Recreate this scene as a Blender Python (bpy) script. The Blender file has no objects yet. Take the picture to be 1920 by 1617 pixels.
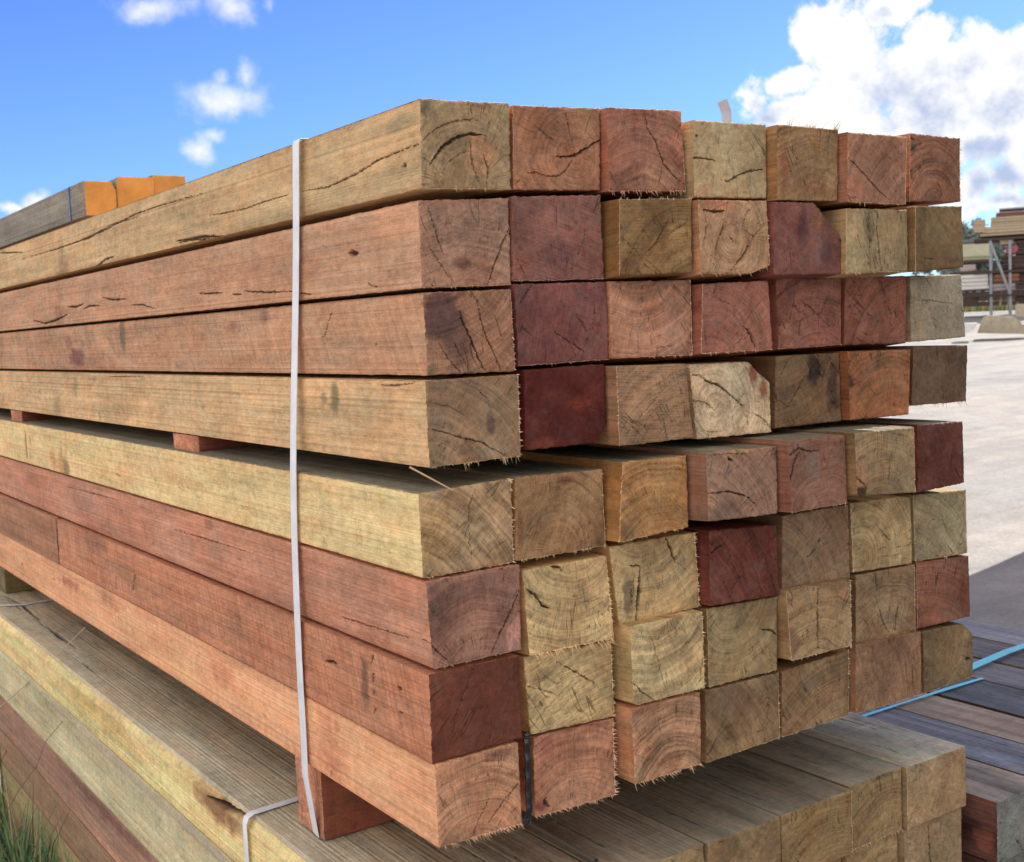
import bpy, math, random
import numpy as np
random.seed(5)
R = math.radians
scene = bpy.context.scene
col = scene.collection

# ------------------------------------------------------------------ camera
F, W, H = 2279.3183, 1920.0, 1617.0
yaw, pit, rol = R(34.00592), R(-4.90563), R(-2.56349)
CAM = np.array([-.656854, -1.144015, .576344])
_f = np.array([math.sin(yaw), math.cos(yaw), 0.]); _r = np.array([math.cos(yaw), -math.sin(yaw), 0.]); _u = np.array([0, 0, 1.])
CD = math.cos(pit)*_f + math.sin(pit)*_u
_u2 = math.cos(pit)*_u - math.sin(pit)*_f
CA = math.cos(rol)*_r + math.sin(rol)*_u2
CB = math.cos(rol)*_u2 - math.sin(rol)*_r
from mathutils import Matrix, Vector
cam = bpy.data.cameras.new('camera'); co = bpy.data.objects.new('camera', cam); col.objects.link(co)
co.matrix_world = Matrix(((CA[0], CB[0], -CD[0], CAM[0]), (CA[1], CB[1], -CD[1], CAM[1]), (CA[2], CB[2], -CD[2], CAM[2]), (0, 0, 0, 1)))
cam.sensor_fit = 'HORIZONTAL'; cam.sensor_width = 36; cam.lens = 36*F/W
cam.clip_start = .02; cam.clip_end = 4000
cam.dof.use_dof = True; cam.dof.focus_distance = 1.62; cam.dof.aperture_fstop = 15
scene.camera = co

# ------------------------------------------------------------------ exposure
scene.view_settings.view_transform = 'Standard'; scene.view_settings.look = 'None'
scene.view_settings.gamma = 1; scene.view_settings.use_curve_mapping = False
scene.view_settings.exposure = 1.0
scene.render.engine = 'CYCLES'
scene.cycles.use_denoising = True
scene.cycles.max_bounces = 6
scene.cycles.diffuse_bounces = 4

# ------------------------------------------------------------------ sun
SUN_AZ, SUN_EL = math.atan2(.98, .2), R(42)
sd = Vector((math.sin(SUN_AZ)*math.cos(SUN_EL), math.cos(SUN_AZ)*math.cos(SUN_EL), math.sin(SUN_EL)))
sl = bpy.data.lights.new('sun', 'SUN'); sl.energy = 4.2; sl.angle = R(.5); sl.color = (1, .95, .87)
so = bpy.data.objects.new('sun', sl); col.objects.link(so)
so.rotation_euler = sd.to_track_quat('Z', 'Y').to_euler()

# ------------------------------------------------------------------ photo-pixel <-> world helpers (used only to measure positions)
def ray(px, py): return CD + CA*((px-W/2)/F) + CB*((H/2-py)/F)
def onY(px, py, Y): d = ray(px, py); return CAM + d*(Y-CAM[1])/d[1]
def onX(px, py, X): d = ray(px, py); return CAM + d*(X-CAM[0])/d[0]
def onZ(px, py, Z): d = ray(px, py); return CAM + d*(Z-CAM[2])/d[2]

# ------------------------------------------------------------------ node helpers
class NT:
    def __init__(s, tree): s.t = tree; s.n = tree.nodes; s.l = tree.links
    def put(s, sock, v):
        if isinstance(v, bpy.types.NodeSocket): s.l.new(v, sock)
        else: sock.default_value = v
    def math(s, op, a, b=0., c=None, clamp=False):
        n = s.n.new('ShaderNodeMath'); n.operation = op; n.use_clamp = clamp
        s.put(n.inputs[0], a); s.put(n.inputs[1], b)
        if c is not None: s.put(n.inputs[2], c)
        return n.outputs[0]
    def vmath(s, op, a, b=None):
        n = s.n.new('ShaderNodeVectorMath'); n.operation = op
        s.put(n.inputs[0], a)
        if b is not None: s.put(n.inputs[1], b)
        return n.outputs['Value'] if op in ('LENGTH', 'DOT_PRODUCT') else n.outputs[0]
    def mr(s, v, a, b, c, d, smooth=False):
        n = s.n.new('ShaderNodeMapRange'); n.interpolation_type = 'SMOOTHSTEP' if smooth else 'LINEAR'
        for i, x in enumerate((v, a, b, c, d)): s.put(n.inputs[i], x)
        return n.outputs[0]
    def noise(s, vec, scale=5., detail=4., rough=.5, dist=0.):
        n = s.n.new('ShaderNodeTexNoise'); s.put(n.inputs['Vector'], vec)
        n.inputs['Scale'].default_value = scale; n.inputs['Detail'].default_value = detail
        n.inputs['Roughness'].default_value = rough; n.inputs['Distortion'].default_value = dist
        return n.outputs['Fac']
    def comb(s, x, y, z):
        n = s.n.new('ShaderNodeCombineXYZ'); s.put(n.inputs[0], x); s.put(n.inputs[1], y); s.put(n.inputs[2], z); return n.outputs[0]
    def sep(s, v):
        n = s.n.new('ShaderNodeSeparateXYZ'); s.put(n.inputs[0], v); return n.outputs
    def mix(s, f, a, b, mode='MIX'):
        n = s.n.new('ShaderNodeMix'); n.data_type = 'RGBA'; n.blend_type = mode
        s.put(n.inputs[0], f); s.put(n.inputs[6], a); s.put(n.inputs[7], b); return n.outputs[2]
    def attr(s, name, out='Vector', typ='GEOMETRY'):
        n = s.n.new('ShaderNodeAttribute'); n.attribute_name = name; n.attribute_type = typ; return n.outputs[out]
    def vscale(s, v, k):
        n = s.n.new('ShaderNodeVectorMath'); n.operation = 'SCALE'; s.put(n.inputs[0], v); s.put(n.inputs['Scale'], k); return n.outputs[0]

def lin(c):
    c = np.array(c, float)/255
    return np.where(c <= .04045, c/12.92, ((c+.055)/1.055)**2.4)
_lin0 = lin
def lin(c, ds=.10):
    v = _lin0(c); g = v@np.array([.3, .59, .11]); return v*(1-ds)+g*ds
def l4(c, k=1.): return tuple(np.minimum(lin(c)*k, .9)) + (1.,)

def mat(name):
    m = bpy.data.materials.new(name); m.use_nodes = True
    nt = NT(m.node_tree); nt.n.clear()
    out = nt.n.new('ShaderNodeOutputMaterial'); b = nt.n.new('ShaderNodeBsdfPrincipled')
    nt.l.new(b.outputs[0], out.inputs[0]); b.inputs['Roughness'].default_value = .85
    b.inputs['Specular IOR Level'].default_value = .25
    return m, nt, b
def bump(nt, b, h, dist=.0005, strength=.6):
    n = nt.n.new('ShaderNodeBump'); n.inputs['Distance'].default_value = dist; n.inputs['Strength'].default_value = strength
    nt.put(n.inputs['Height'], h); nt.l.new(n.outputs[0], b.inputs['Normal'])

# ------------------------------------------------------------------ world: Nishita sky with cumulus clouds placed by azimuth and elevation
world = bpy.data.worlds.new('World'); scene.world = world; world.use_nodes = True
nt = NT(world.node_tree); nt.n.clear()
wo = nt.n.new('ShaderNodeOutputWorld'); bg = nt.n.new('ShaderNodeBackground'); nt.l.new(bg.outputs[0], wo.inputs[0])
bg.inputs['Strength'].default_value = .12
sky = nt.n.new('ShaderNodeTexSky'); sky.sky_type = 'NISHITA'; sky.sun_disc = False
sky.sun_elevation = SUN_EL; sky.sun_rotation = SUN_AZ; sky.altitude = 50; sky.air_density = 1.0; sky.dust_density = .6; sky.ozone_density = 1.5
tc = nt.n.new('ShaderNodeTexCoord'); dvec = nt.vmath('NORMALIZE', tc.outputs['Generated'])
sx = nt.sep(dvec)
az = nt.math('ARCTAN2', sx[0], sx[1]); el = nt.math('ARCSINE', sx[2])
def azel(px, py):
    d = ray(px, py); d = d/np.linalg.norm(d); return math.atan2(d[0], d[1]), math.asin(d[2])
wp = nt.vscale(dvec, 1.)
wn = nt.n.new('ShaderNodeTexNoise'); nt.put(wn.inputs['Vector'], wp); wn.inputs['Scale'].default_value = 14; wn.inputs['Detail'].default_value = 5; wn.inputs['Roughness'].default_value = .6
warp = nt.vscale(nt.vmath('SUBTRACT', wn.outputs['Color'], (.5, .5, .5)), .045)
ae = nt.vmath('ADD', nt.comb(az, el, 0.), warp)
def blobs(lst, kr=.82):
    acc = None
    for px, py, rx, ry, w in lst:
        a, e = azel(px, py)
        v = nt.vmath('MULTIPLY', nt.vmath('SUBTRACT', ae, (a, e, 0.)), (F/rx/kr*math.cos(e), F/ry/kr, 0.))
        q = nt.math('MULTIPLY_ADD', nt.vmath('LENGTH', v), -w*.5, w)
        acc = q if acc is None else nt.math('MAXIMUM', acc, q)
    return nt.math('MAXIMUM', acc, 0.)
main = [(1530, 55, 50, 48, 1), (1595, 100, 90, 75, 1), (1660, 25, 50, 30, 1), (1690, -5, 40, 24, 1), (1745, 75, 45, 36, 1), (1800, 115, 150, 52, 1),
        (1885, 110, 80, 48, 1), (1660, 150, 120, 70, 1), (1770, 190, 130, 60, 1), (1480, 150, 55, 32, .9), (1412, 180, 32, 50, .85), (1450, 208, 80, 30, .9),
        (1560, 215, 120, 40, 1), (1720, 235, 150, 45, 1), (1880, 200, 90, 80, 1), (1850, 270, 90, 45, .9), (1900, 330, 70, 45, .85), (1830, 350, 50, 60, .8), (1900, 385, 70, 30, .8),
        (2050, 200, 140, 110, 1), (2250, 250, 160, 90, 1), (1560, 290, 200, 40, .9), (1810, 400, 90, 26, .75)]
small = [(425, 192, 60, 26, .72), (452, 145, 18, 26, .62), (408, 142, 12, 18, .5), (370, 272, 24, 18, .58), (398, 248, 26, 10, .5), (285, 0, 55, 22, .62), (428, 0, 34, 26, .62),
         (500, 8, 10, 14, .4), (60, 374, 18, 12, .9), (30, 392, 26, 8, .85), (1790, 50, 14, 12, .5), (1840, 48, 12, 10, .5)]
dn = blobs(main); dns = blobs(small, 1.15)
# unseen bright cloud cover added outside the view as neutral fill light
gn = nt.noise(nt.vmath('MULTIPLY', dvec, (1, 1, 1.8)), 2.6, 7, .6)
behind = nt.mr(nt.math('ABSOLUTE', nt.math('ADD', az, -R(33))), R(34), R(60), 0, 1, True)
rest = nt.math('MULTIPLY', nt.mr(gn, .36, .52, 0, 1, True), behind)
fb = nt.noise(wp, 30, 9, .66)
fb2 = nt.noise(wp, 9, 5, .6)
den = nt.math('ADD', dn, nt.math('MULTIPLY', nt.math('SUBTRACT', fb, .5), 1.25))
alpha = nt.mr(den, .30, .56, 0, 1, True)
alpha = nt.math('MULTIPLY', alpha, nt.mr(dn, 0.02, .22, 0, 1, True))
asm = nt.mr(nt.math('ADD', dns, nt.math('MULTIPLY', nt.math('SUBTRACT', nt.noise(wp, 34, 6, .6), .5), .9)), .18, .80, 0, .95, True)
asm = nt.math('MULTIPLY', asm, nt.mr(dns, 0.02, .3, 0, 1, True))
alpha = nt.math('MAXIMUM', alpha, asm)
grey = blobs([(1715, 185, 110, 50, .75), (1790, 215, 130, 40, .75), (1500, 185, 80, 34, .55), (1440, 212, 60, 22, .5), (1560, 150, 40, 24, .3), (1850, 295, 100, 60, .6), (1835, 365, 80, 50, .6), (1700, 50, 50, 20, .5), (1900, 220, 80, 36, .5), (1600, 225, 90, 30, .4), (1640, 110, 60, 20, .25)], 1.25)
greyf = nt.math('MULTIPLY', nt.math('ADD', grey, nt.math('MULTIPLY', nt.math('SUBTRACT', fb2, .47), 2.2)), nt.mr(dn, .3, .8, 0, 1), clamp=True)
greyf = nt.math('ADD', greyf, nt.math('MULTIPLY', nt.math('SUBTRACT', .5, fb), 1.5))
greyf = nt.math('MULTIPLY', nt.mr(greyf, .18, .88, 0, 1, True), 1.0)
CW = 4.4
ccol = nt.mix(greyf, (CW*1.0, CW*1.0, CW*1.0, 1), (2.1, 2.5, 3.5, 1))
ccol2 = (5.5, 5.1, 4.7, 1)
skyc = nt.mix(1., sky.outputs[0], nt.mix(nt.mr(el, R(3), R(26), 0, 1), (.32, .48, .82, 1), (.205, .31, .70, 1)), 'MULTIPLY')
c1 = nt.mix(rest, skyc, ccol2)
c2 = nt.mix(alpha, c1, ccol)
nt.put(bg.inputs['Color'], c2)

# ------------------------------------------------------------------ numpy value noise
def vnoise(x, y, seed):
    xi = np.floor(x).astype(np.int64); yi = np.floor(y).astype(np.int64); fx = x-xi; fy = y-yi
    def h(a, b):
        n = (a*374761393 + b*668265263 + seed*1442695041) & 0xffffffff
        n = ((n ^ (n >> 13))*1274126177) & 0xffffffff
        n = ((n ^ (n >> 16))*2246822519) & 0xffffffff
        return ((n ^ (n >> 15)) & 0xffff)/65535.
    u = fx*fx*(3-2*fx); v = fy*fy*(3-2*fy)
    return (h(xi, yi)*(1-u)+h(xi+1, yi)*u)*(1-v) + (h(xi, yi+1)*(1-u)+h(xi+1, yi+1)*u)*v
def fbm(x, y, seed, o=4):
    s = 0; a = .5; t = 0
    for i in range(o): s = s+a*vnoise(x*2**i+i*17.3, y*2**i+i*9.1, seed+i*7); t += a; a *= .55
    return s/t

# ------------------------------------------------------------------ wood materials
def wood_end():
    m, nt, b = mat('end_grain')
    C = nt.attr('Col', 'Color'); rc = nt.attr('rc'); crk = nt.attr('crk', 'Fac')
    ramp = nt.attr('ramp', 'Fac', 'OBJECT'); sang = nt.attr('sang', 'Fac', 'OBJECT'); seed = nt.attr('seed', 'Fac', 'OBJECT'); saw = nt.attr('saw', 'Fac', 'OBJECT')
    s = nt.sep(rc)
    off = nt.comb(nt.math('MULTIPLY', seed, 7.3), nt.math('MULTIPLY', seed, 3.1), seed)
    p = nt.vmath('ADD', rc, off)
    wob = nt.math('MULTIPLY', nt.math('SUBTRACT', nt.noise(p, 22, 3, .5), .5), .016)
    d = nt.math('ADD', nt.math('POWER', nt.math('ADD', nt.math('MULTIPLY', s[0], s[0]), nt.math('MULTIPLY', s[1], s[1])), .5), wob)
    ang = nt.math('ARCTAN2', s[1], s[0])
    ringv = nt.comb(nt.math('MULTIPLY', d, 330.), nt.math('MULTIPLY', ang, .6), seed)
    ring = nt.noise(ringv, 1., 4, .72)
    ring2 = nt.noise(nt.comb(nt.math('MULTIPLY', d, 75.), nt.math('MULTIPLY', ang, .5), seed), 1., 1, .5)
    rays = nt.noise(nt.comb(nt.math('MULTIPLY', d, 60.), nt.math('MULTIPLY', ang, 90.), seed), 1., 2, .6)
    # saw scoring, straight lines at the beam's own angle
    ca = nt.math('COSINE', sang); sa = nt.math('SINE', sang)
    a1 = nt.math('ADD', nt.math('MULTIPLY', s[0], ca), nt.math('MULTIPLY', s[1], sa))
    a2 = nt.math('SUBTRACT', nt.math('MULTIPLY', s[1], ca), nt.math('MULTIPLY', s[0], sa))
    sawn = nt.noise(nt.comb(nt.math('MULTIPLY', a1, 620.), nt.math('MULTIPLY', a2, 22.), seed), 1., 3, .6)
    fine = nt.noise(p, 900, 3, .7)
    mid = nt.noise(p, 130, 5, .68)
    big = nt.noise(p, 26, 4, .6)
    rr = nt.mr(ring, .3, .7, -1, 1); r2 = nt.mr(ring2, .3, .7, -1, 1)
    g = nt.math('ADD', nt.math('MULTIPLY', rr, .25), nt.math('MULTIPLY', r2, .13))
    g = nt.math('MULTIPLY', g, ramp)
    g = nt.math('ADD', g, nt.math('MULTIPLY', nt.mr(sawn, .3, .7, -.24, .24), saw))
    g = nt.math('ADD', g, nt.mr(rays, .3, .7, -.12, .12))
    g = nt.math('ADD', g, nt.mr(fine, .3, .7, -.17, .17))
    g = nt.math('ADD', g, nt.mr(mid, .3, .7, -.26, .26))
    g = nt.math('ADD', g, nt.mr(big, .3, .7, -.10, .10))
    g = nt.math('ADD', g, 1.)
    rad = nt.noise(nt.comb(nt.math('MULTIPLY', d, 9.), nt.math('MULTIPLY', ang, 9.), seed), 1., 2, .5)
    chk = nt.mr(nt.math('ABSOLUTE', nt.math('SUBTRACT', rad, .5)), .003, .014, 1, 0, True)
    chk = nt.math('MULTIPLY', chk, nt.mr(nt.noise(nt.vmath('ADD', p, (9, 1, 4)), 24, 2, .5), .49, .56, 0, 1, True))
    scr = nt.noise(nt.comb(nt.math('MULTIPLY', a1, 1500.), nt.math('MULTIPLY', a2, 40.), seed), 1., 1, .5)
    scr = nt.math('MULTIPLY', nt.mr(scr, .66, .78, 0, 1), nt.mr(mid, .45, .6, 0, 1))
    dirt = nt.mr(nt.noise(nt.vmath('ADD', p, (2, 5, 7)), 70, 6, .75), .56, .70, 0, .38, True)
    g = nt.math('ADD', nt.math('MULTIPLY', g, nt.math('SUBTRACT', 1., dirt)), nt.math('MULTIPLY', scr, .22))
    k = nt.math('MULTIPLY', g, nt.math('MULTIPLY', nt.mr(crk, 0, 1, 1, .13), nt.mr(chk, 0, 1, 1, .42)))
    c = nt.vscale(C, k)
    # greyish weather film in patches
    c = nt.mix(nt.mr(nt.noise(nt.vmath('ADD', p, (3, 8, 1)), 40, 5, .65), .50, .70, 0, nt.mr(saw, .1, .5, .12, .5), True), c, nt.mix(.6, c, (.20, .178, .150, 1)))
    nt.put(b.inputs['Base Color'], c)
    hh = nt.math('ADD', nt.math('MULTIPLY', sawn, nt.math('MULTIPLY', saw, .6)), nt.math('ADD', nt.math('MULTIPLY', fine, .7), nt.math('ADD', mid, nt.math('MULTIPLY', ring, nt.math('MULTIPLY', ramp, .5)))))
    bump(nt, b, hh, .0012, .75)
    return m
def wood_side():
    m, nt, b = mat('side_grain')
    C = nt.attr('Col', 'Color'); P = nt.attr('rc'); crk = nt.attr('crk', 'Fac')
    seed = nt.attr('seed', 'Fac', 'OBJECT'); saw = nt.attr('sawside', 'Fac', 'OBJECT'); slant = nt.attr('slant', 'Fac', 'OBJECT')
    s = nt.sep(P)
    off = nt.comb(nt.math('MULTIPLY', seed, 5.3), nt.math('MULTIPLY', seed, 2.7), seed)
    def st(ax, ay, sc, det, ro, dist=0.):
        return nt.noise(nt.vmath('ADD', nt.vmath('MULTIPLY', P, (ax, ay, ay)), off), sc, det, ro, dist)
    grain = st(5, 150, 1, 5, .62, .6)
    grain2 = st(1.6, 34, 1, 3, .55, .8)
    fibre = st(90, 700, 1, 3, .7)
    fine = st(600, 900, 1, 2, .7)
    bigm = st(3.2, 12, 1, 5, .62, 1.2)
    mid = st(60, 110, 1, 5, .7)
    sv = nt.math('ADD', s[0], nt.math('MULTIPLY', s[1], slant))
    chat = nt.noise(nt.comb(nt.math('MULTIPLY', s[0], 75.), nt.math('MULTIPLY', s[1], 5.), seed), 1., 2, .5)
    sawn = nt.noise(nt.comb(nt.math('MULTIPLY', sv, 170.), nt.math('MULTIPLY', s[1], 7.), seed), 1., 2, .5)
    g = nt.math('ADD', nt.mr(grain, .3, .7, -.065, .065), nt.mr(grain2, .3, .7, -.10, .10))
    g = nt.math('ADD', g, nt.mr(fibre, .3, .7, -.10, .10))
    g = nt.math('ADD', g, nt.mr(fine, .3, .7, -.17, .17))
    g = nt.math('ADD', g, nt.mr(mid, .3, .7, -.19, .19))
    g = nt.math('ADD', g, nt.mr(bigm, .3, .7, -.20, .20))
    g = nt.math('ADD', g, nt.math('MULTIPLY', nt.mr(sawn, .3, .7, -.20, .20), saw))
    g = nt.math('ADD', g, nt.mr(chat, .3, .7, -.05, .05))
    g = nt.math('ADD', g, 1.)
    pores = nt.mr(st(260, 900, 1, 2, .6), .64, .74, 0, .35)
    dirt = nt.mr(st(24, 60, 1, 6, .75), .57, .70, 0, .30, True)
    pale = nt.mr(st(120, 300, 1, 3, .7), .64, .74, 0, .20)
    g = nt.math('ADD', nt.math('MULTIPLY', g, nt.math('SUBTRACT', nt.math('SUBTRACT', 1., dirt), pores)), pale)
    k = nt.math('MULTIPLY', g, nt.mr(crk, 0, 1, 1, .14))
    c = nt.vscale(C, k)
    nt.put(b.inputs['Base Color'], c)
    hh = nt.math('ADD', nt.math('ADD', grain, nt.math('MULTIPLY', fibre, .5)), nt.math('ADD', nt.math('MULTIPLY', sawn, nt.math('MULTIPLY', saw, .9)), nt.math('ADD', nt.math('MULTIPLY', fine, .5), mid)))
    bump(nt, b, hh, .0012, .7)
    return m
M_END = wood_end(); M_SIDE = wood_side()
def plain(name, c, rough=.6, spec=.3, nscale=0, namp=.15, bd=0., metal=0.):
    m, nt, b = mat(name)
    b.inputs['Roughness'].default_value = rough; b.inputs['Specular IOR Level'].default_value = spec; b.inputs['Metallic'].default_value = metal
    if nscale:
        t = nt.n.new('ShaderNodeTexCoord'); n = nt.noise(t.outputs['Object'], nscale, 6, .65)
        nt.put(b.inputs['Base Color'], nt.vscale(nt.mix(0., tuple(c)+(1,), (0, 0, 0, 1)), nt.mr(n, .3, .7, 1-namp, 1+namp)))
        if bd: bump(nt, b, n, bd, .7)
    else: b.inputs['Base Color'].default_value = tuple(c)+(1,)
    return m
M_FIB, ntf, bf = mat('wood_fibre'); ntf.put(bf.inputs['Base Color'], ntf.attr('Col', 'Color'))

# ------------------------------------------------------------------ mesh assembling
class MB:
    def __init__(s): s.v = []; s.f = []; s.mi = []; s.col = []; s.rc = []; s.ck = []; s.nv = 0
    def add(s, v, f, mi=0, c=None, rc=None, ck=None):
        v = np.asarray(v, float); n = len(v); f = np.asarray(f, int)
        s.v.append(v); s.f.append(f+s.nv); s.mi.append(np.full(len(f), mi))
        c = np.tile([.5, .5, .5], (n, 1)) if c is None else np.broadcast_to(np.asarray(c, float), (n, 3))
        s.col.append(c); s.rc.append(v if rc is None else np.asarray(rc, float)); s.ck.append(np.zeros(n) if ck is None else ck); s.nv += n
    def grid(s, P, mi=0, c=None, rc=None, ck=None, flip=False):
        a, b = P.shape[:2]
        i = np.arange(a*b).reshape(a, b)
        q = np.stack([i[:-1, :-1], i[1:, :-1], i[1:, 1:], i[:-1, 1:]], -1).reshape(-1, 4)
        if flip: q = q[:, ::-1]
        s.add(P.reshape(-1, 3), q, mi, None if c is None else np.broadcast_to(c, (a, b, 3)).reshape(-1, 3), None if rc is None else rc.reshape(-1, 3), None if ck is None else np.asarray(ck).reshape(-1))
    def box(s, c, d, mi=0, cc=None, rot=0.):
        x, y, z = np.array(d)/2
        v = np.array([[-x, -y, -z], [x, -y, -z], [x, y, -z], [-x, y, -z], [-x, -y, z], [x, -y, z], [x, y, z], [-x, y, z]])
        if rot:
            cs, sn = math.cos(rot), math.sin(rot); v = np.stack([v[:, 0]*cs-v[:, 1]*sn, v[:, 0]*sn+v[:, 1]*cs, v[:, 2]], 1)
        s.add(v+np.array(c), [[0, 3, 2, 1], [4, 5, 6, 7], [0, 1, 5, 4], [1, 2, 6, 5], [2, 3, 7, 6], [3, 0, 4, 7]], mi, cc)
    def bar(s, p0, p1, r, n=6, mi=0, cc=None, r1=None):
        p0 = np.array(p0, float); p1 = np.array(p1, float); d = p1-p0; d /= np.linalg.norm(d)
        a = np.cross(d, [0, 0, 1.] if abs(d[2]) < .9 else [1., 0, 0]); a /= np.linalg.norm(a); b = np.cross(d, a)
        t = np.linspace(0, 2*math.pi, n, endpoint=False); ring = np.outer(np.cos(t), a)+np.outer(np.sin(t), b)
        v = np.concatenate([p0+ring*r, p1+ring*(r if r1 is None else r1)])
        f = [[i, (i+1) % n, n+(i+1) % n, n+i] for i in range(n)]
        s.add(v, f, mi, cc)
    def build(s, name, mats, parent=None, smooth=False):
        me = bpy.data.meshes.new(name)
        v = np.concatenate(s.v); F4 = [f for f in s.f]
        nl = sum(f.size for f in F4); npol = sum(len(f) for f in F4)
        me.vertices.add(len(v)); me.vertices.foreach_set('co', v.ravel())
        me.loops.add(nl); me.loops.foreach_set('vertex_index', np.concatenate([f.ravel() for f in F4]).astype(np.int32))
        me.polygons.add(npol)
        st = np.concatenate([np.full(len(f), f.shape[1]) for f in F4]); ls = np.concatenate([[0], np.cumsum(st)[:-1]])
        me.polygons.foreach_set('loop_start', ls.astype(np.int32))
        me.polygons.foreach_set('material_index', np.concatenate(s.mi).astype(np.int32))
        me.polygons.foreach_set('use_smooth', np.full(npol, smooth))
        for m in mats: me.materials.append(m)
        c = np.concatenate(s.col); a = me.attributes.new('Col', 'FLOAT_COLOR', 'POINT'); a.data.foreach_set('color', np.concatenate([c, np.ones((len(c), 1))], 1).ravel().astype(np.float32))
        a = me.attributes.new('rc', 'FLOAT_VECTOR', 'POINT'); a.data.foreach_set('vector', np.concatenate(s.rc).ravel().astype(np.float32))
        a = me.attributes.new('crk', 'FLOAT', 'POINT'); a.data.foreach_set('value', np.concatenate(s.ck).astype(np.float32))
        me.update(calc_edges=True); me.validate()
        o = bpy.data.objects.new(name, me); col.objects.link(o)
        if parent: o.parent = parent
        return o
def tag(o, label=None, cat=None, group=None, kind=None):
    if label: o['label'] = label
    if cat: o['category'] = cat; o['kind'] = 'thing'
    if group: o['group'] = group
    if kind: o['kind'] = kind
    return o
def empty(name, loc=(0, 0, 0)):
    o = bpy.data.objects.new(name, None); col.objects.link(o); o.location = loc; return o

KE, KS = 1.60, 1.42     # photo tone of the shaded wood -> albedo
def stroke(X, Z, lines, seed, hwk=1.):
    """how much each point lies in a crack; lines = [(pts(n,2), halfwidth)]"""
    ck = np.zeros(X.shape); dep = np.zeros(X.shape)
    jx = (fbm(X*420, Z*420, seed, 2)-.5)*.0030; jz = (fbm(X*420+50, Z*420, seed+3, 2)-.5)*.0030
    x = X+jx; z = Z+jz
    for pts, hw in lines:
        pts = np.asarray(pts, float); L = np.concatenate([[0], np.cumsum(np.hypot(*(pts[1:]-pts[:-1]).T))]); tot = max(L[-1], 1e-6)
        best = np.full(X.shape, 1e9); tt = np.zeros(X.shape)
        for i in range(len(pts)-1):
            a, b = pts[i], pts[i+1]; d = b-a; l2 = (d**2).sum()+1e-12
            t = np.clip(((x-a[0])*d[0]+(z-a[1])*d[1])/l2, 0, 1)
            dd = np.hypot(x-a[0]-t*d[0], z-a[1]-t*d[1]); m = dd < best
            best = np.where(m, dd, best); tt = np.where(m, (L[i]+t*math.sqrt(l2))/tot, tt)
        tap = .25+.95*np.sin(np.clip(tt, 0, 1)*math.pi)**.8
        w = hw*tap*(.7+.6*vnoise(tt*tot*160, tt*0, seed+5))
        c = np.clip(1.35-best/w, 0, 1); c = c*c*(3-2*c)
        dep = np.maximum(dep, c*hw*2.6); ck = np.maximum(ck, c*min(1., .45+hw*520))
    return ck, dep

def end_colours(X, Z, base, seed, stains, alt=None, var=1.):
    base = np.array(base, float)
    n1 = fbm(X*16+seed, Z*16, seed, 4); n2 = fbm(X*34, Z*34+seed, seed+20, 4); n3 = fbm(X*9, Z*9, seed+40, 3)
    C = np.broadcast_to(base, X.shape+(3,)).copy()
    k = 1+(n1-.5)*.95*var
    C *= k[..., None]
    h = np.clip((fbm(X*22+3, Z*22, seed+60, 3)-.5)*5, -1, 1)[..., None]
    C *= 1+h*np.array([.045, -.02, -.05])
    if alt is not None:
        m = np.clip((n3-.42)*5, 0, 1)[..., None]; C = C*(1-m)+np.array(alt)*m*k[..., None]
    m = np.clip((n2-.53)*3.6, 0, 1)[..., None]*.62*var
    C = C*(1-m)+C*np.array([.72, .62, .58])*m
    m = np.clip((.44-n2)*3.5, 0, 1)[..., None]*.5*var
    C = C*(1-m)+(C*1.18+.02)*m
    for (p, rx, rz, c, st, hard) in stains:
        q = np.hypot((X-p[0])/rx, (Z-p[1])/rz)+(fbm(X*60, Z*60, seed+9, 3)-.5)*.9
        m = np.clip((1-q)*hard, 0, 1)[..., None]*st
        C = C*(1-m)+np.array(c)*m*(.85+.3*n1[..., None])
    g = (C@np.array([.3, .59, .11]))[..., None]; C = (C*.90+g*.10)*np.array([1.065, 1.01, .87])
    # darker grime near the sawn edges, in patches
    return np.clip(C, .008, .85)

def splinters(mb, P0, P1, n, down, out, rnd, c, lmin=.002, lmax=.007, r=.00028, lean=.3):
    P0 = np.array(P0, float); P1 = np.array(P1, float); down = np.array(down, float); out = np.array(out, float)
    ax = (P1-P0)/np.linalg.norm(P1-P0)
    ph = rnd.random()*9; down = down+ax*lean
    for i in range(n):
        t = rnd.random()
        if vnoise(np.array([t*1.5+P0[0]*90+P0[2]*70+ph*0]), np.array([0.]), 3)[0] < .42: continue
        p = P0+(P1-P0)*t
        L = lmin*.6+(lmax-lmin)*rnd.random()**3
        d = down+out*(rnd.random()*.9-.1)+ax*(rnd.random()-.5)*1.2; d /= np.linalg.norm(d)
        d2 = d+ax*(rnd.random()-.5)*.9+out*(rnd.random()-.3)*.7; d2 /= np.linalg.norm(d2)
        a = np.cross(d, ax+out*.2); a /= np.linalg.norm(a)+1e-9; b = np.cross(d, a)
        rr = r*(.7+rnd.random()*1.3)
        ring = np.array([a, -.5*a+.8*b, -.5*a-.8*b])
        p0 = p-d*.0015; p1 = p+d*L*.55; p2 = p1+d2*L*.45
        v = np.concatenate([p0+ring*rr, p1+ring*rr*.75, [p2]])
        f4 = [[0, 1, 4, 3], [1, 2, 5, 4], [2, 0, 3, 5]]
        cc = np.array(c)*(.75+.6*rnd.random())
        mb.add(v, f4, 0, cc); base = mb.nv-7
        mb.v.append(np.zeros((0, 3))); mb.f.append(np.array([[3, 4, 6], [4, 5, 6], [5, 3, 6]])+base); mb.mi.append(np.zeros(3, int)); mb.col.append(np.zeros((0, 3))); mb.rc.append(np.zeros((0, 3))); mb.ck.append(np.zeros(0))

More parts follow.
